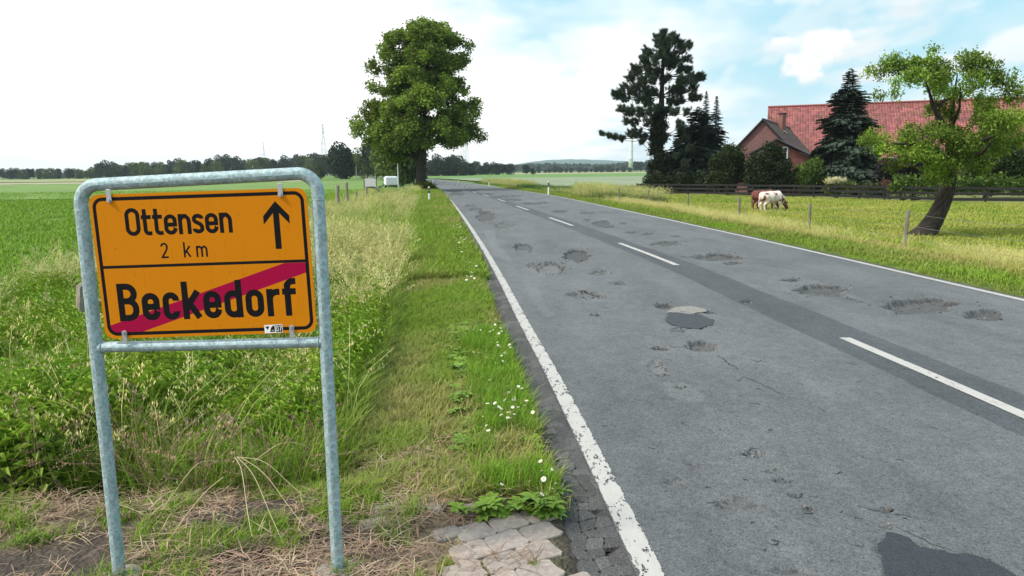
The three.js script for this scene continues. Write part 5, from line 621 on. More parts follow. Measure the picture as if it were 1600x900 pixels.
shrub('garden_tree', 'dark green tree left of the brick gable', 'tree', [[1140, 246, 15], [1128, 262, 16], [1150, 258, 12], [1136, 280, 16], [1152, 246, 8], [1158, 270, 12], [1120, 284, 12]], 70, [0.050, 0.075, 0.024], 1402);
shrub('shrub', 'bright green rounded shrub beside the spruce', 'shrub', [[1266, 270, 15], [1258, 284, 12], [1278, 284, 12], [1270, 260, 10]], 66, [0.12, 0.20, 0.035], 1403);
shrub('shrub', 'medium green shrub between garden tree and bright shrub', 'shrub', [[1240, 278, 12], [1236, 288, 10], [1248, 290, 8]], 66.5, [0.07, 0.12, 0.03], 1404);
shrub('flowering_shrub', 'light green shrub topped with cream flower plumes', 'shrub', [[1310, 290, 10], [1326, 291, 9], [1296, 290, 9], [1344, 292, 7]], 59, [0.13, 0.19, 0.035], 1405);
{ const t = thing('flower_plumes', 'cream plumed flowers rising from the light green shrub', 'flowers'), r = rng(1410), it = []; for (let k = 0; k < 70; k++) { const p = at(1293 + r() * 26, 281 + r() * 6, 58.6); p.z += (r() - 0.5); it.push({ p, s: 0.55 + 0.4 * r(), e: [(r() - 0.5) * 0.6, r() * 6, (r() - 0.5) * 0.6], c: col(0.62, 0.58, 0.36) }); } instances('plumes', needleTuft(22, 0.42, 0.03, 9, 2.2), mat(1, 1, 1, 0.9), it, t); }
shrub('shrub', 'dull green low shrub beside the red leaved shrub', 'shrub', [[1356, 292, 8], [1366, 291, 8], [1376, 293, 7]], 57.5, [0.07, 0.10, 0.03], 1406);
shrub('red_shrub', 'small reddish brown leaved shrub by the clipped hedge', 'shrub', [[1390, 291, 7], [1382, 286, 5], [1396, 294, 6]], 57, [0.17, 0.075, 0.06], 1407);
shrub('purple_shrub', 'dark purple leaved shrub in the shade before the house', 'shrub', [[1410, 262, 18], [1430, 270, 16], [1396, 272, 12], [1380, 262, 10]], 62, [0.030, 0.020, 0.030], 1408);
shrub('dark_hedge', 'clipped dark green hedge at the foot of the pine', 'hedge', [[1016, 283, 9], [1030, 284, 10], [1046, 284, 9], [1060, 282, 10], [1076, 282, 11], [1092, 281, 11], [1108, 282, 10], [1122, 282, 9], [1136, 284, 9]], 77.5, [0.038, 0.058, 0.022], 1409, 90);
{ const spots = []; for (let px = 1402; px < 1620; px += 9) spots.push([px, 286, 8], [px + 4, 294, 7]); shrub('clipped_hedge', 'bright green clipped hedge behind the plank fence near the leaning tree', 'hedge', spots, 53, [0.11, 0.19, 0.03], 1411, 110); }
shrub('shrub', 'tall green shrub at the edge of the farm garden past the leaning tree', 'shrub', [[1540, 262, 22], [1570, 250, 26], [1600, 266, 24], [1520, 276, 16]], 56, [0.06, 0.10, 0.026], 1412, 50);
// ---------------------------------------------------------------- leaning apple tree in the pasture
{
  const b = hit(1443, 369), D = -b.z, t = thing('apple_tree', 'old leaning apple tree with dark trunk and light green leaves in the pasture', 'tree'), r = rng(1501), bark = barkMat(0.075, 0.062, 0.05), a = (px, py, dz = 0) => at(px, py, D).add(V(0, 0, dz));
  const trunk = [b.clone().add(V(-0.15, -0.2, 0)), a(1447, 362), a(1460, 342), a(1473, 318), a(1480, 296), a(1483, 270), a(1486, 245)]; part('trunk', tube(trunk, [0.52, 0.36, 0.29, 0.27, 0.26, 0.24, 0.2], 14, true, 0.14, 5), bark, t);
  const limb = (pts, r0, r1, s) => part('limb', tube(pts.map((p) => a(...p)), pts.map((_, i) => mixn(r0, r1, i / (pts.length - 1))), 8, true, 0.12, s), bark, t);
  limb([[1484, 262], [1478, 220, 0.2], [1462, 190, 0.3], [1448, 170, 0.4], [1440, 150, 0.5], [1436, 130, 0.4]], 0.15, 0.02, 1); limb([[1448, 170, 0.4], [1470, 158, 0.2], [1500, 150, -0.2]], 0.08, 0.03, 2); limb([[1484, 255], [1450, 236, 0.6], [1410, 228, 0.9], [1372, 226, 1.0]], 0.13, 0.03, 3); limb([[1486, 248], [1500, 200, -0.5], [1512, 150, -0.8], [1516, 110, -0.7]], 0.14, 0.015, 4); limb([[1486, 250], [1530, 215, 0.6], [1572, 190, 1.0]], 0.12, 0.015, 5); limb([[1485, 260], [1500, 240, 1.2], [1490, 225, 2.0]], 0.12, 0.03, 6); limb([[1484, 268], [1452, 262, -0.8], [1420, 250, -1.5]], 0.1, 0.03, 7); limb([[1500, 200, -0.5], [1488, 170, 0.4], [1484, 140, 0.6]], 0.07, 0.02, 8);
  const S = [[1400, 92, 12], [1415, 100, 14], [1432, 95, 14], [1388, 110, 10], [1448, 104, 15], [1466, 100, 14], [1402, 122, 12], [1384, 130, 9], [1420, 122, 14], [1440, 126, 14], [1462, 122, 14], [1390, 145, 8], [1408, 142, 8], [1452, 142, 10], [1376, 104, 7], [1478, 112, 16], [1500, 96, 18], [1520, 110, 18], [1500, 130, 18], [1540, 128, 16], [1480, 150, 10], [1475, 88, 10], [1436, 82, 7], [1410, 84, 6], [1486, 132, 14], [1510, 104, 15], [1482, 158, 9], [1516, 140, 13], [1470, 170, 7],
    [1396, 214, 12], [1402, 238, 13], [1388, 244, 10], [1408, 256, 11], [1380, 232, 10], [1424, 240, 13], [1352, 222, 9], [1364, 214, 10], [1378, 220, 12], [1366, 234, 10], [1388, 208, 11], [1394, 228, 12], [1408, 212, 13], [1412, 234, 13], [1428, 204, 14], [1430, 226, 15], [1448, 212, 16], [1450, 238, 15], [1468, 222, 18], [1470, 198, 14], [1490, 210, 20], [1512, 196, 20], [1536, 190, 20], [1560, 180, 20], [1580, 196, 18], [1540, 220, 20], [1510, 232, 20], [1436, 250, 13], [1424, 262, 11], [1446, 266, 13], [1464, 258, 14], [1418, 246, 10], [1440, 276, 9], [1460, 276, 10], [1484, 250, 14], [1520, 256, 16], [1560, 226, 18], [1590, 214, 16], [1530, 160, 18], [1556, 150, 16], [1500, 170, 14]];
  const k = D / F, clumps = S.map(([px, py, R]) => [a(px, py, (r() - 0.4) * (py > 185 ? 2.6 : 1.9)), R * k * 1.03]);
  const s2 = [21, 22, 23].map((s) => leafSpray(9, 0.15, 0.095, 0.052, s)), twigs = []; clumps.forEach(([c, R], i) => { for (let q = 0; q < 4; q++) { const e = c.clone().add(V((r() - 0.5) * 2 * R, (r() - 0.3) * R * 1.4, (r() - 0.5) * 2 * R)); twigs.push(limbTo(c.clone().add(V((r() - 0.5) * 0.2, -R * 0.6, 0)), e, 0.016, 0.005, 0.03, i * 7 + q, 3)); } }); part('twigs', plain(twigs), bark, t);
  crown(t, clumps, s2, leafW, 520, [0.225, 0.35, 0.043], 1511, { squash: 0.85, vary: 1 });
}
// ---------------------------------------------------------------- grasses and herbs
function bladeTuft(n, h0, h1, w, spread, lean, seed, seg = 3) {
  const r = rng(seed), pos = [], idx = [];
  for (let k = 0; k < n; k++) { const a = r() * 6.283, b = V(Math.cos(a) * spread * Math.sqrt(r()), -0.01, Math.sin(a) * spread * Math.sqrt(r())), h = mixn(h0, h1, r()), d = r() * 6.283, ln = lean * (0.3 + r()), dir = V(Math.cos(d), 0, Math.sin(d)), side = V(-dir.z, 0, dir.x), o = pos.length / 3, ww = w * (0.7 + 0.6 * r());
    for (let s = 0; s <= seg; s++) { const t = s / seg, p = b.clone().addScaledVector(dir, ln * h * t * t).add(V(0, h * (t - 0.32 * ln * t * t), 0)), q = ww * (1 - t) * 0.5 + (s < seg ? ww * 0.16 : 0); if (s < seg) { pos.push(p.x + side.x * q, p.y, p.z + side.z * q, p.x - side.x * q, p.y, p.z - side.z * q); if (s) { const m = o + s * 2; idx.push(m - 2, m - 1, m, m - 1, m + 1, m); } } else { pos.push(p.x, p.y, p.z); const m = o + s * 2; idx.push(m - 2, m - 1, m); } } }
  return geoFrom(pos, idx);
}
function seedStems(n, h0, h1, spread, seed, head = 0.2) {          // flowering grass stems with loose panicles
  const r = rng(seed), pos = [], idx = []; const tri = (a, b, c) => { const o = pos.length / 3; for (const v of [a, b, c]) pos.push(v.x, v.y, v.z); idx.push(o, o + 1, o + 2); };
  for (let k = 0; k < n; k++) { const a = r() * 6.283, h = mixn(h0, h1, r()), d = r() * 6.283, ln = 0.25 + 0.45 * r(), dir = V(Math.cos(d), 0, Math.sin(d)), b = V(Math.cos(a) * spread * r(), 0, Math.sin(a) * spread * r()), side = V(-dir.z, 0, dir.x), P = (t) => b.clone().addScaledVector(dir, ln * h * t * t * t).add(V(0, h * (t - 0.22 * ln * t * t * t), 0)); const w = 0.0016;
    for (let s = 0; s < 4; s++) { const p = P(s / 4), q = P((s + 1) / 4); tri(p.clone().addScaledVector(side, w), p.clone().addScaledVector(side, -w), q.clone().addScaledVector(side, w)); tri(q.clone().addScaledVector(side, w), p.clone().addScaledVector(side, -w), q.clone().addScaledVector(side, -w)); }
    for (let q = 0; q < 16; q++) { const t = 1 - head * r(), p = P(t), e = V(r() - 0.5, r() * 0.4 - 0.15, r() - 0.5).normalize().multiplyScalar(0.012 + 0.03 * (1 - t) / head), c = p.clone().add(e), u = V(r() - 0.5, 0.6, r() - 0.5).normalize().multiplyScalar(0.016), v = new THREE.Vector3().crossVectors(u, V(r(), r(), r())).normalize().multiplyScalar(0.0045); tri(c.clone().sub(u), c.clone().add(v), c.clone().add(u)); tri(c.clone().sub(u), c.clone().add(u), c.clone().sub(v)); } }
  return geoFrom(pos, idx);
}
function herb(h, seed) {                                          // upright herb with pairs of pointed leaves
  const r = rng(seed), pos = [], idx = []; const tri = (a, b, c) => { const o = pos.length / 3; for (const v of [a, b, c]) pos.push(v.x, v.y, v.z); idx.push(o, o + 1, o + 2); };
  for (let st = 0; st < 3; st++) { const bx = (r() - 0.5) * 0.1, bz = (r() - 0.5) * 0.1, lx = (r() - 0.5) * 0.3, lz = (r() - 0.5) * 0.3, hh = h * (0.7 + 0.4 * r()), P = (t) => V(bx + lx * t * hh, t * hh, bz + lz * t * hh); for (let s = 0; s < 3; s++) { const p = P(s / 3), q = P((s + 1) / 3); tri(p.clone().add(V(0.003, 0, 0)), p.clone().add(V(-0.003, 0, 0)), q); }
    for (let n = 0; n < 9; n++) { const t = 0.15 + n / 9 * 0.85, p = P(t), a0 = n * 1.57 + r() * 0.4; for (const s of [0, Math.PI]) { const a = a0 + s, L = (0.10 + 0.03 * r()) * (1.15 - t * 0.6), d = V(Math.cos(a), -0.15 + r() * 0.5, Math.sin(a)).normalize(), sd = V(-Math.sin(a), 0, Math.cos(a)).multiplyScalar(L * 0.2), m = p.clone().addScaledVector(d, L * 0.45), e = p.clone().addScaledVector(d, L).add(V(0, -0.025, 0)); tri(p, m.clone().add(sd).add(V(0, 0.01, 0)), e); tri(p, e, m.clone().sub(sd).add(V(0, 0.01, 0))); } } }
  return geoFrom(pos, idx);
}
const gm = new THREE.MeshPhysicalMaterial({ color: col(1, 1, 1), roughness: 0.7, transmission: 0.3, thickness: 0, side: THREE.DoubleSide, specularIntensity: 0.35 });
const strawMat = mat(1, 1, 1, 0.85);
const lawn = [1, 2, 3].map((s) => bladeTuft(16, 0.05, 0.12, 0.0045, 0.05, 0.9, s)), lawnFar = [4, 5].map((s) => bladeTuft(18, 0.07, 0.16, 0.012, 0.14, 0.9, s, 2)), meadowT = [6, 7].map((s) => bladeTuft(16, 0.12, 0.26, 0.03, 0.4, 0.8, s, 2)), tall = [8, 9, 10].map((s) => bladeTuft(14, 0.25, 0.62, 0.008, 0.09, 0.8, s, 4)), tallFar = [11, 12].map((s) => bladeTuft(14, 0.3, 0.7, 0.016, 0.2, 0.8, s, 3)), stems = [13, 14, 15].map((s) => seedStems(5, 0.55, 1.0, 0.08, s)), stemsFar = [16, 17].map((s) => seedStems(9, 0.55, 0.95, 0.25, s, 0.3)), herbs = [18, 19, 20].map((s) => herb(0.6, s));
function scatter(name, label, cat, geos, m, list) { const by = geos.map(() => []); list.forEach((t, i) => by[(t.k ?? i) % geos.length].push(t)); geos.forEach((g, i) => { if (by[i].length) tag(instances(name, g, m, by[i], scene), label[i % label.length] ?? label[0], cat, null, 'stuff'); }); }
const vary = (r, c, s = 0.3, hue = 0.12) => { const v = 1 - s / 2 + s * r(), y = (r() - 0.5) * hue; return col(c[0] * v * (1 + y), c[1] * v, c[2] * v * (1 - y)); };
const verge = (D) => 1.25 + 0.75 * sm(7, 30, D);
const G_FRESH = [0.21, 0.355, 0.022], G_MID = [0.20, 0.28, 0.03], G_DRY = [0.42, 0.35, 0.14], G_STRAW = [0.40, 0.30, 0.19], G_PINK = [0.42, 0.27, 0.19], G_TALL = [0.24, 0.36, 0.035], G_PALE = [0.55, 0.49, 0.22];
const inPave = (x, D) => { const p = ground0(790, 850); return D < 4.05 && x > -0.55 && Math.hypot((x - p[0] + 0.05), (D - p[1]) * 0.9) < 0.48; };
// mown verge on the left
{
  const r = rng(2001), near = [], far = [];
  for (let k = 0; k < 16000; k++) { const D = 3.55 + 11 * Math.pow(r(), 1.4), w = verge(D) + 0.4, u = r() * w, x = xl(D) - EDGE_L + 0.03 - u; if (inPave(x, D) || D < 4.1 && u > 0.45 + 0.5 * sm(3.6, 4.2, D)) continue; const dry = dryPatch(x, D); if (r() < 0.45 * dry) continue; const c = mix3(mix3(G_FRESH, G_MID, fbm(x * 2, D * 2, 3, 71)), G_DRY, clamp(dry * (0.3 + 0.6 * r()), 0, 1)); near.push({ p: onLand(x, D), s: (0.7 + 0.7 * r()) * (u < 0.5 ? 1.25 : 0.95), e: [0, r() * 6.28, 0], c: vary(r, c) }); }
  for (let k = 0; k < 15000; k++) { const D = 13 + 80 * Math.pow(r(), 1.6), u = r() * (verge(D) + 0.3), x = xl(D) - EDGE_L + 0.02 - u; const dry = dryPatch(x, D) * 0.8; const c = mix3(mix3(G_FRESH, G_MID, fbm(x * 2, D, 3, 71)), G_DRY, dry * (0.25 + 0.5 * r())); far.push({ p: onLand(x, D), s: (0.8 + 0.6 * r()) * (1 + D / 70), e: [0, r() * 6.28, 0], c: vary(r, c) }); }
  const lush = [], lushG = [61, 62, 63].map((q) => bladeTuft(16, 0.10, 0.24, 0.006, 0.06, 0.7, q, 3)); for (let k = 0; k < 2200; k++) { const D = 3.7 + 4.6 * Math.pow(r(), 1.2), u = 0.55 * Math.pow(r(), 1.2), x = xl(D) - EDGE_L + 0.10 - u; if (inPave(x, D) || fbm(x * 2.2, D * 1.3, 3, 89) < 0.40) continue; lush.push({ p: onLand(x, D), s: 0.55 + 0.5 * r(), e: [0, r() * 6.28, 0], c: vary(r, mix3(G_FRESH, [0.15, 0.32, 0.02], r())) }); }
  scatter('lush_grass', ['taller fresh green grass at the edge of the broken shoulder'], 'grass', lushG, gm, lush);
  scatter('verge_grass', ['short mown grass on the left verge beside the broken shoulder'], 'grass', lawn, gm, near); scatter('verge_grass', ['short grass of the left verge farther along the road'], 'grass', lawnFar, gm, far);
}
// tall grass, herbs and seed heads in the ditch behind the sign
{
  const r = rng(2101), a = [], b = [], c = [], d = [], h = [];
  for (let k = 0; k < 15500; k++) { const D = 4.3 + 0.5 * r() * r() + 12 * Math.pow(r(), 1.3), u = verge(D) + 0.05 + r() * (5.2 + 3.2 * r()), x = xl(D) - EDGE_L - u, n = fbm(x * 0.8, D * 0.8, 3, 73); a.push({ p: onLand(x, D), s: (0.65 + 0.55 * r()) * mixn(0.6, 1, sm(0, 0.5, u - verge(D))), e: [0, r() * 6.28, 0], c: vary(r, mix3(G_TALL, r() < 0.25 ? G_DRY : G_FRESH, r() * 0.6 * (0.5 + n))) }); }
  for (let k = 0; k < 7600; k++) { const D = 4.25 + 9 * Math.pow(r(), 1.7), u = verge(D) + 0.2 + r() * 6.0, x = xl(D) - EDGE_L - u; if (fbm(x * 0.9 + 4, D * 0.9, 3, 75) < 0.36) continue; h.push({ p: onLand(x, D), s: 0.6 + 0.5 * r(), e: [(r() - 0.5) * 0.3, r() * 6.28, (r() - 0.5) * 0.3], c: vary(r, mix3([0.22, 0.37, 0.03], [0.34, 0.40, 0.05], r() * r()), 0.4) }); }
  for (let k = 0; k < 4200; k++) { const D = 4.3 + 14 * Math.pow(r(), 1.1), u = verge(D) + 0.1 + r() * 7.0, x = xl(D) - EDGE_L - u; if (r() > (0.12 + 0.8 * sm(0.46, 0.64, fbm(x * 0.6, D * 0.4 + 9, 3, 77))) * mixn(0.24, 1.0, sm(5, 12, D))) continue; c.push({ p: onLand(x, D), s: 0.75 + 0.4 * r(), e: [(r() - 0.5) * 0.25, r() * 6.28, (r() - 0.5) * 0.25], c: vary(r, r() < 0.85 ? [0.58, 0.53, 0.22] : [0.34, 0.36, 0.12], 0.35) }); }
  for (let k = 0; k < 15000; k++) { const D = 15 + 62 * Math.pow(r(), 1.35), u = verge(D) + r() * (6.5 + 0.03 * D), x = xl(D) - EDGE_L - u; b.push({ p: onLand(x, D), s: 0.8 + 0.5 * r(), e: [0, r() * 6.28, 0], c: vary(r, mix3(G_TALL, G_FRESH, r()), 0.4) }); }
  for (let k = 0; k < 9000; k++) { const D = 15 + 60 * Math.pow(r(), 1.3), u = verge(D) + 0.1 + r() * (3.8 + 0.02 * D), x = xl(D) - EDGE_L - u; if (r() > 0.06 + 0.45 * sm(0.42, 0.62, fbm(x * 0.35, D * 0.16 + 9, 3, 79))) continue; d.push({ p: onLand(x, D), s: 0.8 + 0.4 * r(), e: [(r() - 0.5) * 0.25, r() * 6.28, (r() - 0.5) * 0.25], c: vary(r, mix3(G_PALE, [0.34, 0.40, 0.08], r() * 0.8), 0.35) }); }
  scatter('tall_grass', ['tall green grass in the ditch behind the sign'], 'grass', tall, gm, a); scatter('tall_grass', ['tall grass along the old wooden fence'], 'grass', tallFar, gm, b); scatter('seed_grass', ['pale flowering grass stems among the tall grass behind the sign'], 'grass', stems, strawMat, c); scatter('seed_grass', ['straw coloured flowering grass along the left bank'], 'grass', stemsFar, strawMat, d); scatter('nettles', ['fresh green leafy herbs in the ditch behind the sign'], 'herbs', herbs, gm, h);
}
// bare ground at the sign's foot: mown straw, small tufts
{
  const r = rng(2201), st = [], tu = [], cl = [];
  const stalk = (seed) => { const q = rng(seed), pos = [], idx = []; for (let k = 0; k < 12; k++) { const a = q() * 6.28, L = 0.05 + 0.11 * q(), c = V((q() - 0.5) * 0.16, 0.004 + 0.03 * q(), (q() - 0.5) * 0.16), d = V(Math.cos(a), (q() - 0.5) * 0.35, Math.sin(a)).multiplyScalar(L), s = V(-Math.sin(a), 0, Math.cos(a)).multiplyScalar(0.0018), o = pos.length / 3, e = c.clone().add(d), m = c.clone().addScaledVector(d, 0.5).add(V(0, 0.012 * q(), 0)); for (const v of [c.clone().add(s), c.clone().sub(s), m.clone().add(s), m.clone().sub(s), e]) pos.push(v.x, v.y, v.z); idx.push(o, o + 1, o + 2, o + 1, o + 3, o + 2, o + 2, o + 3, o + 4); } return geoFrom(pos, idx); };
  for (let k = 0; k < 2400; k++) { const D = 2.3 + 2.5 * r(), x = xl(D) - EDGE_L - 0.25 - 3.6 * r(); if (inPave(x, D) && r() < 0.93) continue; const n = fbm(x * 2.4, D * 2.4, 3, 81); if (r() > 0.08 + 1.1 * sm(0.44, 0.6, n)) continue; st.push({ p: onLand(x, D), s: 0.7 + 0.7 * r(), e: [(r() - 0.5) * 0.3, r() * 6.28, (r() - 0.5) * 0.3], c: vary(r, r() < 0.35 ? G_STRAW : r() < 0.5 ? [0.33, 0.21, 0.15] : [0.20, 0.135, 0.09], 0.45) }); }
  for (let k = 0; k < 3600; k++) { const D = 2.5 + 2.0 * r(), x = xl(D) - EDGE_L - 0.3 - 3.4 * r(); if (inPave(x, D)) continue; if (fbm(x * 3.1 + 5, D * 3.1, 3, 83) < 0.53) continue; tu.push({ p: onLand(x, D), s: 0.6 + 0.6 * r(), e: [0, r() * 6.28, 0], c: vary(r, mix3(G_FRESH, G_MID, r()), 0.35) }); }
  for (let k = 0; k < 100; k++) { const D = 4.15 + 0.6 * r(), x = xl(D) - EDGE_L - verge(D) - 0.1 - 2.6 * r(); cl.push({ p: onLand(x, D), s: 0.45 + 0.45 * r(), e: [(r() - 0.3) * 1.7, r() * 6.28, (r() - 0.5) * 1.2], c: vary(r, r() < 0.6 ? [0.26, 0.15, 0.11] : G_PINK, 0.4) }); }
  scatter('cut_straw', ['dry mown straw lying on the soil at the foot of the sign'], 'straw', [31, 32, 33].map(stalk), strawMat, st); scatter('grass_tufts', ['small green grass tufts on the bare soil at the foot of the sign'], 'grass', lawn, gm, tu); scatter('dead_stems', ['dry bent grass stems hanging out of the ditch behind the sign'], 'straw', stems, strawMat, cl);
  // a few long fallen stalks that show singly
  for (const [x0, y0, x1, y1] of [[375, 715, 445, 860], [380, 720, 480, 835], [375, 712, 485, 790], [372, 710, 395, 850], [345, 705, 245, 815], [355, 760, 265, 850], [400, 700, 520, 720]]) { const a = ground0(x0, y0 + 60), b = ground0(x1, y1), h0 = 0.28; top('fallen_stalk', tube(new THREE.CatmullRomCurve3([V(a[0], H(a[0], a[1]) + h0, -a[1]), V(mixn(a[0], b[0], 0.35) + 0.01, 0.23, -mixn(a[1], b[1], 0.35)), V(mixn(a[0], b[0], 0.75), 0.11, -mixn(a[1], b[1], 0.75)), V(b[0], H(b[0], b[1]) + 0.02, -b[1])]).getPoints(14), 0.0018, 4, false), mat(0.55, 0.45, 0.26, 0.8), 'long dry grass stalk bent down over the soil below the sign', 'straw', 'fallen dry stalks below the sign'); }
}
// weeds and daisies along the shoulder
{
  const r = rng(2301), leaf = [], fl = [], ce = [];
  const rosette = (seed) => { const q = rng(seed), pos = [], idx = []; for (let k = 0; k < 9; k++) { const a = k / 9 * 6.28 + q() * 0.5, L = 0.09 + 0.07 * q(), up = 0.25 + 0.7 * q(), o = pos.length / 3; for (let s = 0; s <= 4; s++) { const t = s / 4, w = 0.03 * Math.sin(Math.PI * (0.12 + 0.8 * t)) * (0.7 + 0.5 * q()), x = t * L, y = up * L * t * (1.25 - t) + 0.004, ca = Math.cos(a), sa = Math.sin(a); pos.push(ca * x - sa * w, y + 0.006, sa * x + ca * w, ca * x, y, sa * x, ca * x + sa * w, y + 0.006, sa * x - ca * w); if (s) { const m = o + s * 3; idx.push(m - 3, m - 2, m, m - 2, m + 1, m, m - 2, m - 1, m + 1, m - 1, m + 2, m + 1); } } } return geoFrom(pos, idx); };
  for (let k = 0; k < 620; k++) { const D = 3.75 + 5 * Math.pow(r(), 1.2), u = 0.02 + 0.6 * Math.pow(r(), 1.3), x = xl(D) - EDGE_L - u + 0.03; if (fbm(x * 3, D * 1.6, 3, 87) < 0.50) continue; leaf.push({ p: onLand(x, D, 0.01 + 0.05 * r()), s: 0.35 + 0.6 * r() * r(), e: [(r() - 0.5) * 0.5, r() * 6.28, (r() - 0.5) * 0.5], c: vary(r, [0.18, 0.30, 0.035], 0.4) }); }
  for (let k = 0; k < 200; k++) { const D = 3.8 + 6 * Math.pow(r(), 1.3), u = 0.0 + 0.5 * r() * r(), x = xl(D) - EDGE_L - u + 0.03; if (fbm(x * 2, D * 1.1, 2, 85) < 0.46) continue; const p = onLand(x, D, 0.09 + 0.1 * r()), s = 0.7 + 0.6 * r(), e = [(r() - 0.5) * 1.3, r() * 6, (r() - 0.5) * 1.3]; fl.push({ p, s, e, c: col(0.74, 0.74, 0.66) }); ce.push({ p: p.clone().add(V(0, 0.002 * s, 0)), s, e, c: col(0.62, 0.42, 0.03) }); }
  for (let k = 0; k < 40; k++) { const D = 12 + 16 * r(), u = 0.35 * r(), x = xl(D) - EDGE_L - u; const p = onLand(x, D, 0.08 + 0.1 * r()), s = 1.6 + 0.8 * r(), e = [(r() - 0.5) * 0.8, r() * 6, (r() - 0.5) * 0.8]; fl.push({ p, s, e, c: col(0.78, 0.76, 0.66) }); }
  const petals = (() => { const pos = [], idx = []; for (let k = 0; k < 11; k++) { const a = k / 11 * 6.283, o = pos.length / 3; for (const [rr, w, y] of [[0.003, 0.0012, 0], [0.009, 0.0028, 0.0012], [0.0145, 0, 0.0]]) for (const s of w ? [-1, 1] : [0]) pos.push(Math.cos(a) * rr - Math.sin(a) * w * s, y, Math.sin(a) * rr + Math.cos(a) * w * s); idx.push(o, o + 1, o + 2, o + 1, o + 3, o + 2, o + 2, o + 3, o + 4); } return geoFrom(pos, idx); })();
  scatter('roadside_weeds', ['broad leaved green weeds along the edge of the broken shoulder'], 'weeds', [41, 42].map(rosette), gm, leaf); scatter('daisies', ['small white daisies in the weeds beside the shoulder'], 'flowers', [petals], mat(1, 1, 1, 0.8), fl); scatter('daisy_hearts', ['yellow hearts of the white roadside daisies'], 'flowers', [new THREE.SphereGeometry(0.0042, 7, 4, 0, 6.283, 0, 1.6)], mat(1, 1, 1, 0.8), ce);
  // chamomile stems
  const stm = fl.slice(0, 220).map((f) => ({ p: f.p.clone().add(V(0, -0.07, 0)), s: 1, e: [0, r() * 6, 0], c: col(0.12, 0.2, 0.03) })); scatter('daisy_stems', ['thin green stems of the roadside daisies'], 'flowers', [tube([V(0.01, -0.08, 0), V(0, 0.07, 0)], 0.0012, 3, false)], gm, stm);
  // plants in the joints of the paving
  const jt = []; for (const [px, py, s] of [[838, 885, 0.7], [770, 815, 0.6], [700, 885, 0.9], [690, 895, 0.8], [826, 868, 0.4], [760, 870, 0.35]]) { const p = ground0(px, py); for (let k = 0; k < 5; k++) jt.push({ p: onLand(p[0] + (r() - 0.5) * 0.05, p[1] + (r() - 0.5) * 0.05, 0.005), s: s * (0.4 + 0.4 * r()), e: [0, r() * 6, 0], c: vary(r, [0.24, 0.3, 0.03]) }); } scatter('joint_weeds', ['tiny yellow green plants between the paving stones'], 'weeds', lawn, gm, jt);
}
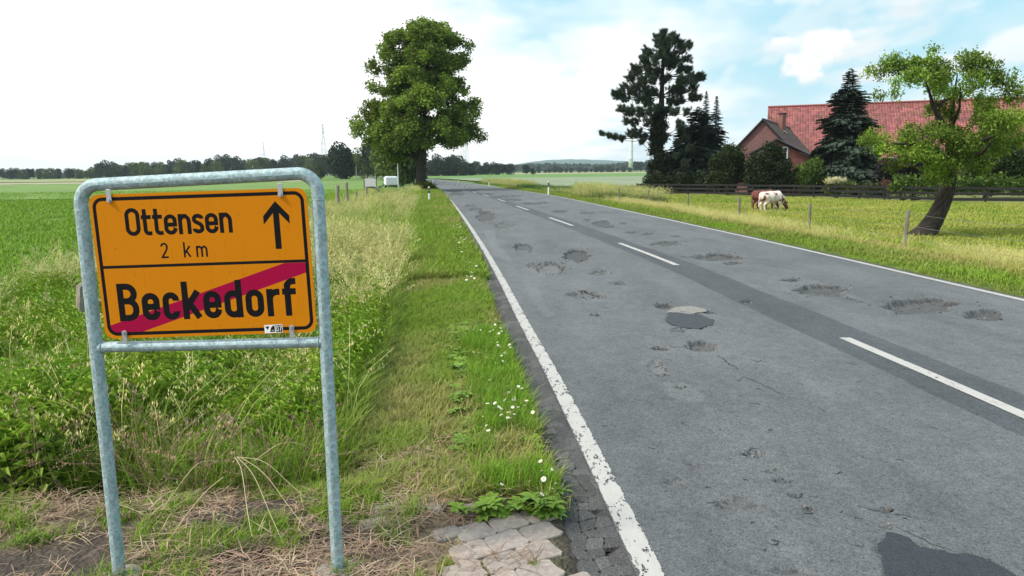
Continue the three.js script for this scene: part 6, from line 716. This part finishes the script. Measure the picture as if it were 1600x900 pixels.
// meadow left of the fence, right verge, pasture
{
  const r = rng(2401), m = [], rv = [], rs = [], ps = [], fl = [], w = [];
  for (let k = 0; k < 16000; k++) { const D = 7 + 95 * Math.pow(r(), 1.5), x = xl(D) - EDGE_L - verge(D) - 4.5 - r() * (6 + D * 0.75); m.push({ p: onLand(x, D), s: (0.6 + 0.5 * r()) * (0.8 + D / 110), e: [0, r() * 6.28, 0], c: vary(r, mix3(G_FRESH, [0.2, 0.34, 0.03], r()), 0.35) }); }
  for (let k = 0; k < 15000; k++) { const D = 7 + 95 * Math.pow(r(), 1.5), u = 0.05 + r() * 3.2, x = xr(D) + EDGE_R + 0.02 + u; rv.push({ p: onLand(x, D), s: (0.55 + 0.5 * r()) * (1 + D / 80) * mixn(0.55, 1.1, sm(0.05, 0.6, u)), e: [0, r() * 6.28, 0], c: vary(r, mix3(mix3(G_FRESH, G_MID, sm(0.3, 0.65, fbm(x * 1.1, D * 0.6, 3, 98))), G_DRY, clamp(0.14 + 0.75 * sm(0.9, 3.0, u + (r() - 0.5) * 1.4) + 0.5 * (fbm(x * 0.7, D * 0.4, 3, 99) - 0.5), 0, 1)), 0.35) }); }
  for (let k = 0; k < 6500; k++) { const D = 9 + 66 * Math.pow(r(), 1.3), u = 1.3 + r() * 3.6, x = xr(D) + EDGE_R + u; if (r() > 0.1 + 0.7 * sm(0.45, 0.65, fbm(x * 0.5, D * 0.2, 3, 91))) continue; rs.push({ p: onLand(x, D), s: (0.3 + 0.3 * r()), e: [(r() - 0.5) * 0.4, r() * 6.28, (r() - 0.5) * 0.4], c: vary(r, [0.56, 0.52, 0.19], 0.3) }); }
  const beyond = (x, D) => { for (let s = 0; s < 3; s++) { const a = PF[s], b = PF[s + 1]; if (x >= a.x && x <= b.x) return D > -mixn(a.z, b.z, (x - a.x) / (b.x - a.x)) + 0.1; } return x > PF[3].x; };
  for (let k = 0; k < 42000; k++) { const D = 10 + 72 * Math.pow(r(), 1.25), x = xr(D) + EDGE_R + 1.8 + r() * (14 + D * 0.42); if (beyond(x, D)) continue; const n = fbm(x * 0.35, D * 0.22, 3, 93), y = fbm(x * 1.4, D * 0.9, 3, 95); ps.push({ p: onLand(x, D), s: (0.45 + 0.4 * r()) * (0.75 + D / 130), e: [0, r() * 6.28, 0], c: vary(r, mix3([0.27, 0.36, 0.04], [0.50, 0.47, 0.12], clamp((n - 0.25) * 1.3 + (y - 0.5) * 1.2, 0, 0.95)), 0.35) }); }
  for (let k = 0; k < 4200; k++) { const D = 52 + 90 * Math.pow(r(), 1.2), u = 1.2 + r() * 6, x = xr(D) + EDGE_R + u; if (beyond(x, D) && D < 80) continue; const g = fbm(x * 0.25, D * 0.1 + 4, 3, 97); (g > 0.5 ? w : fl).push({ p: onLand(x, D), s: (1.0 + 0.7 * r()) * (u < 2 ? 0.6 : 1), e: [0, r() * 6.28, 0], c: g > 0.5 ? vary(r, [0.11, 0.2, 0.035], 0.4) : vary(r, mix3(G_PALE, G_TALL, r() * 0.8), 0.3) }); }
  scatter('meadow_grass', ['fresh green meadow grass behind the wooden fence'], 'grass', meadowT, gm, m); scatter('right_verge_grass', ['bright green grass of the verge across the road'], 'grass', lawnFar, gm, rv); scatter('dry_grass', ['yellow dry grass stems along the wire fence'], 'grass', stemsFar, strawMat, rs); scatter('pasture_grass', ['yellowish green pasture grass around the cattle'], 'grass', meadowT, gm, ps); scatter('tall_weeds', ['tall green weeds between the far road edge and the crop field'], 'weeds', tallFar, gm, w); scatter('pale_weeds', ['pale flowering grass between the far road edge and the crop field'], 'grass', stemsFar, strawMat, fl); scatter('mixed_weeds', ['green undergrowth among the pale grass across the road'], 'weeds', tallFar, gm, fl.map((q) => ({ ...q, c: vary(r, [0.13, 0.2, 0.035], 0.4) })));
}
renderer.render(scene, camera);
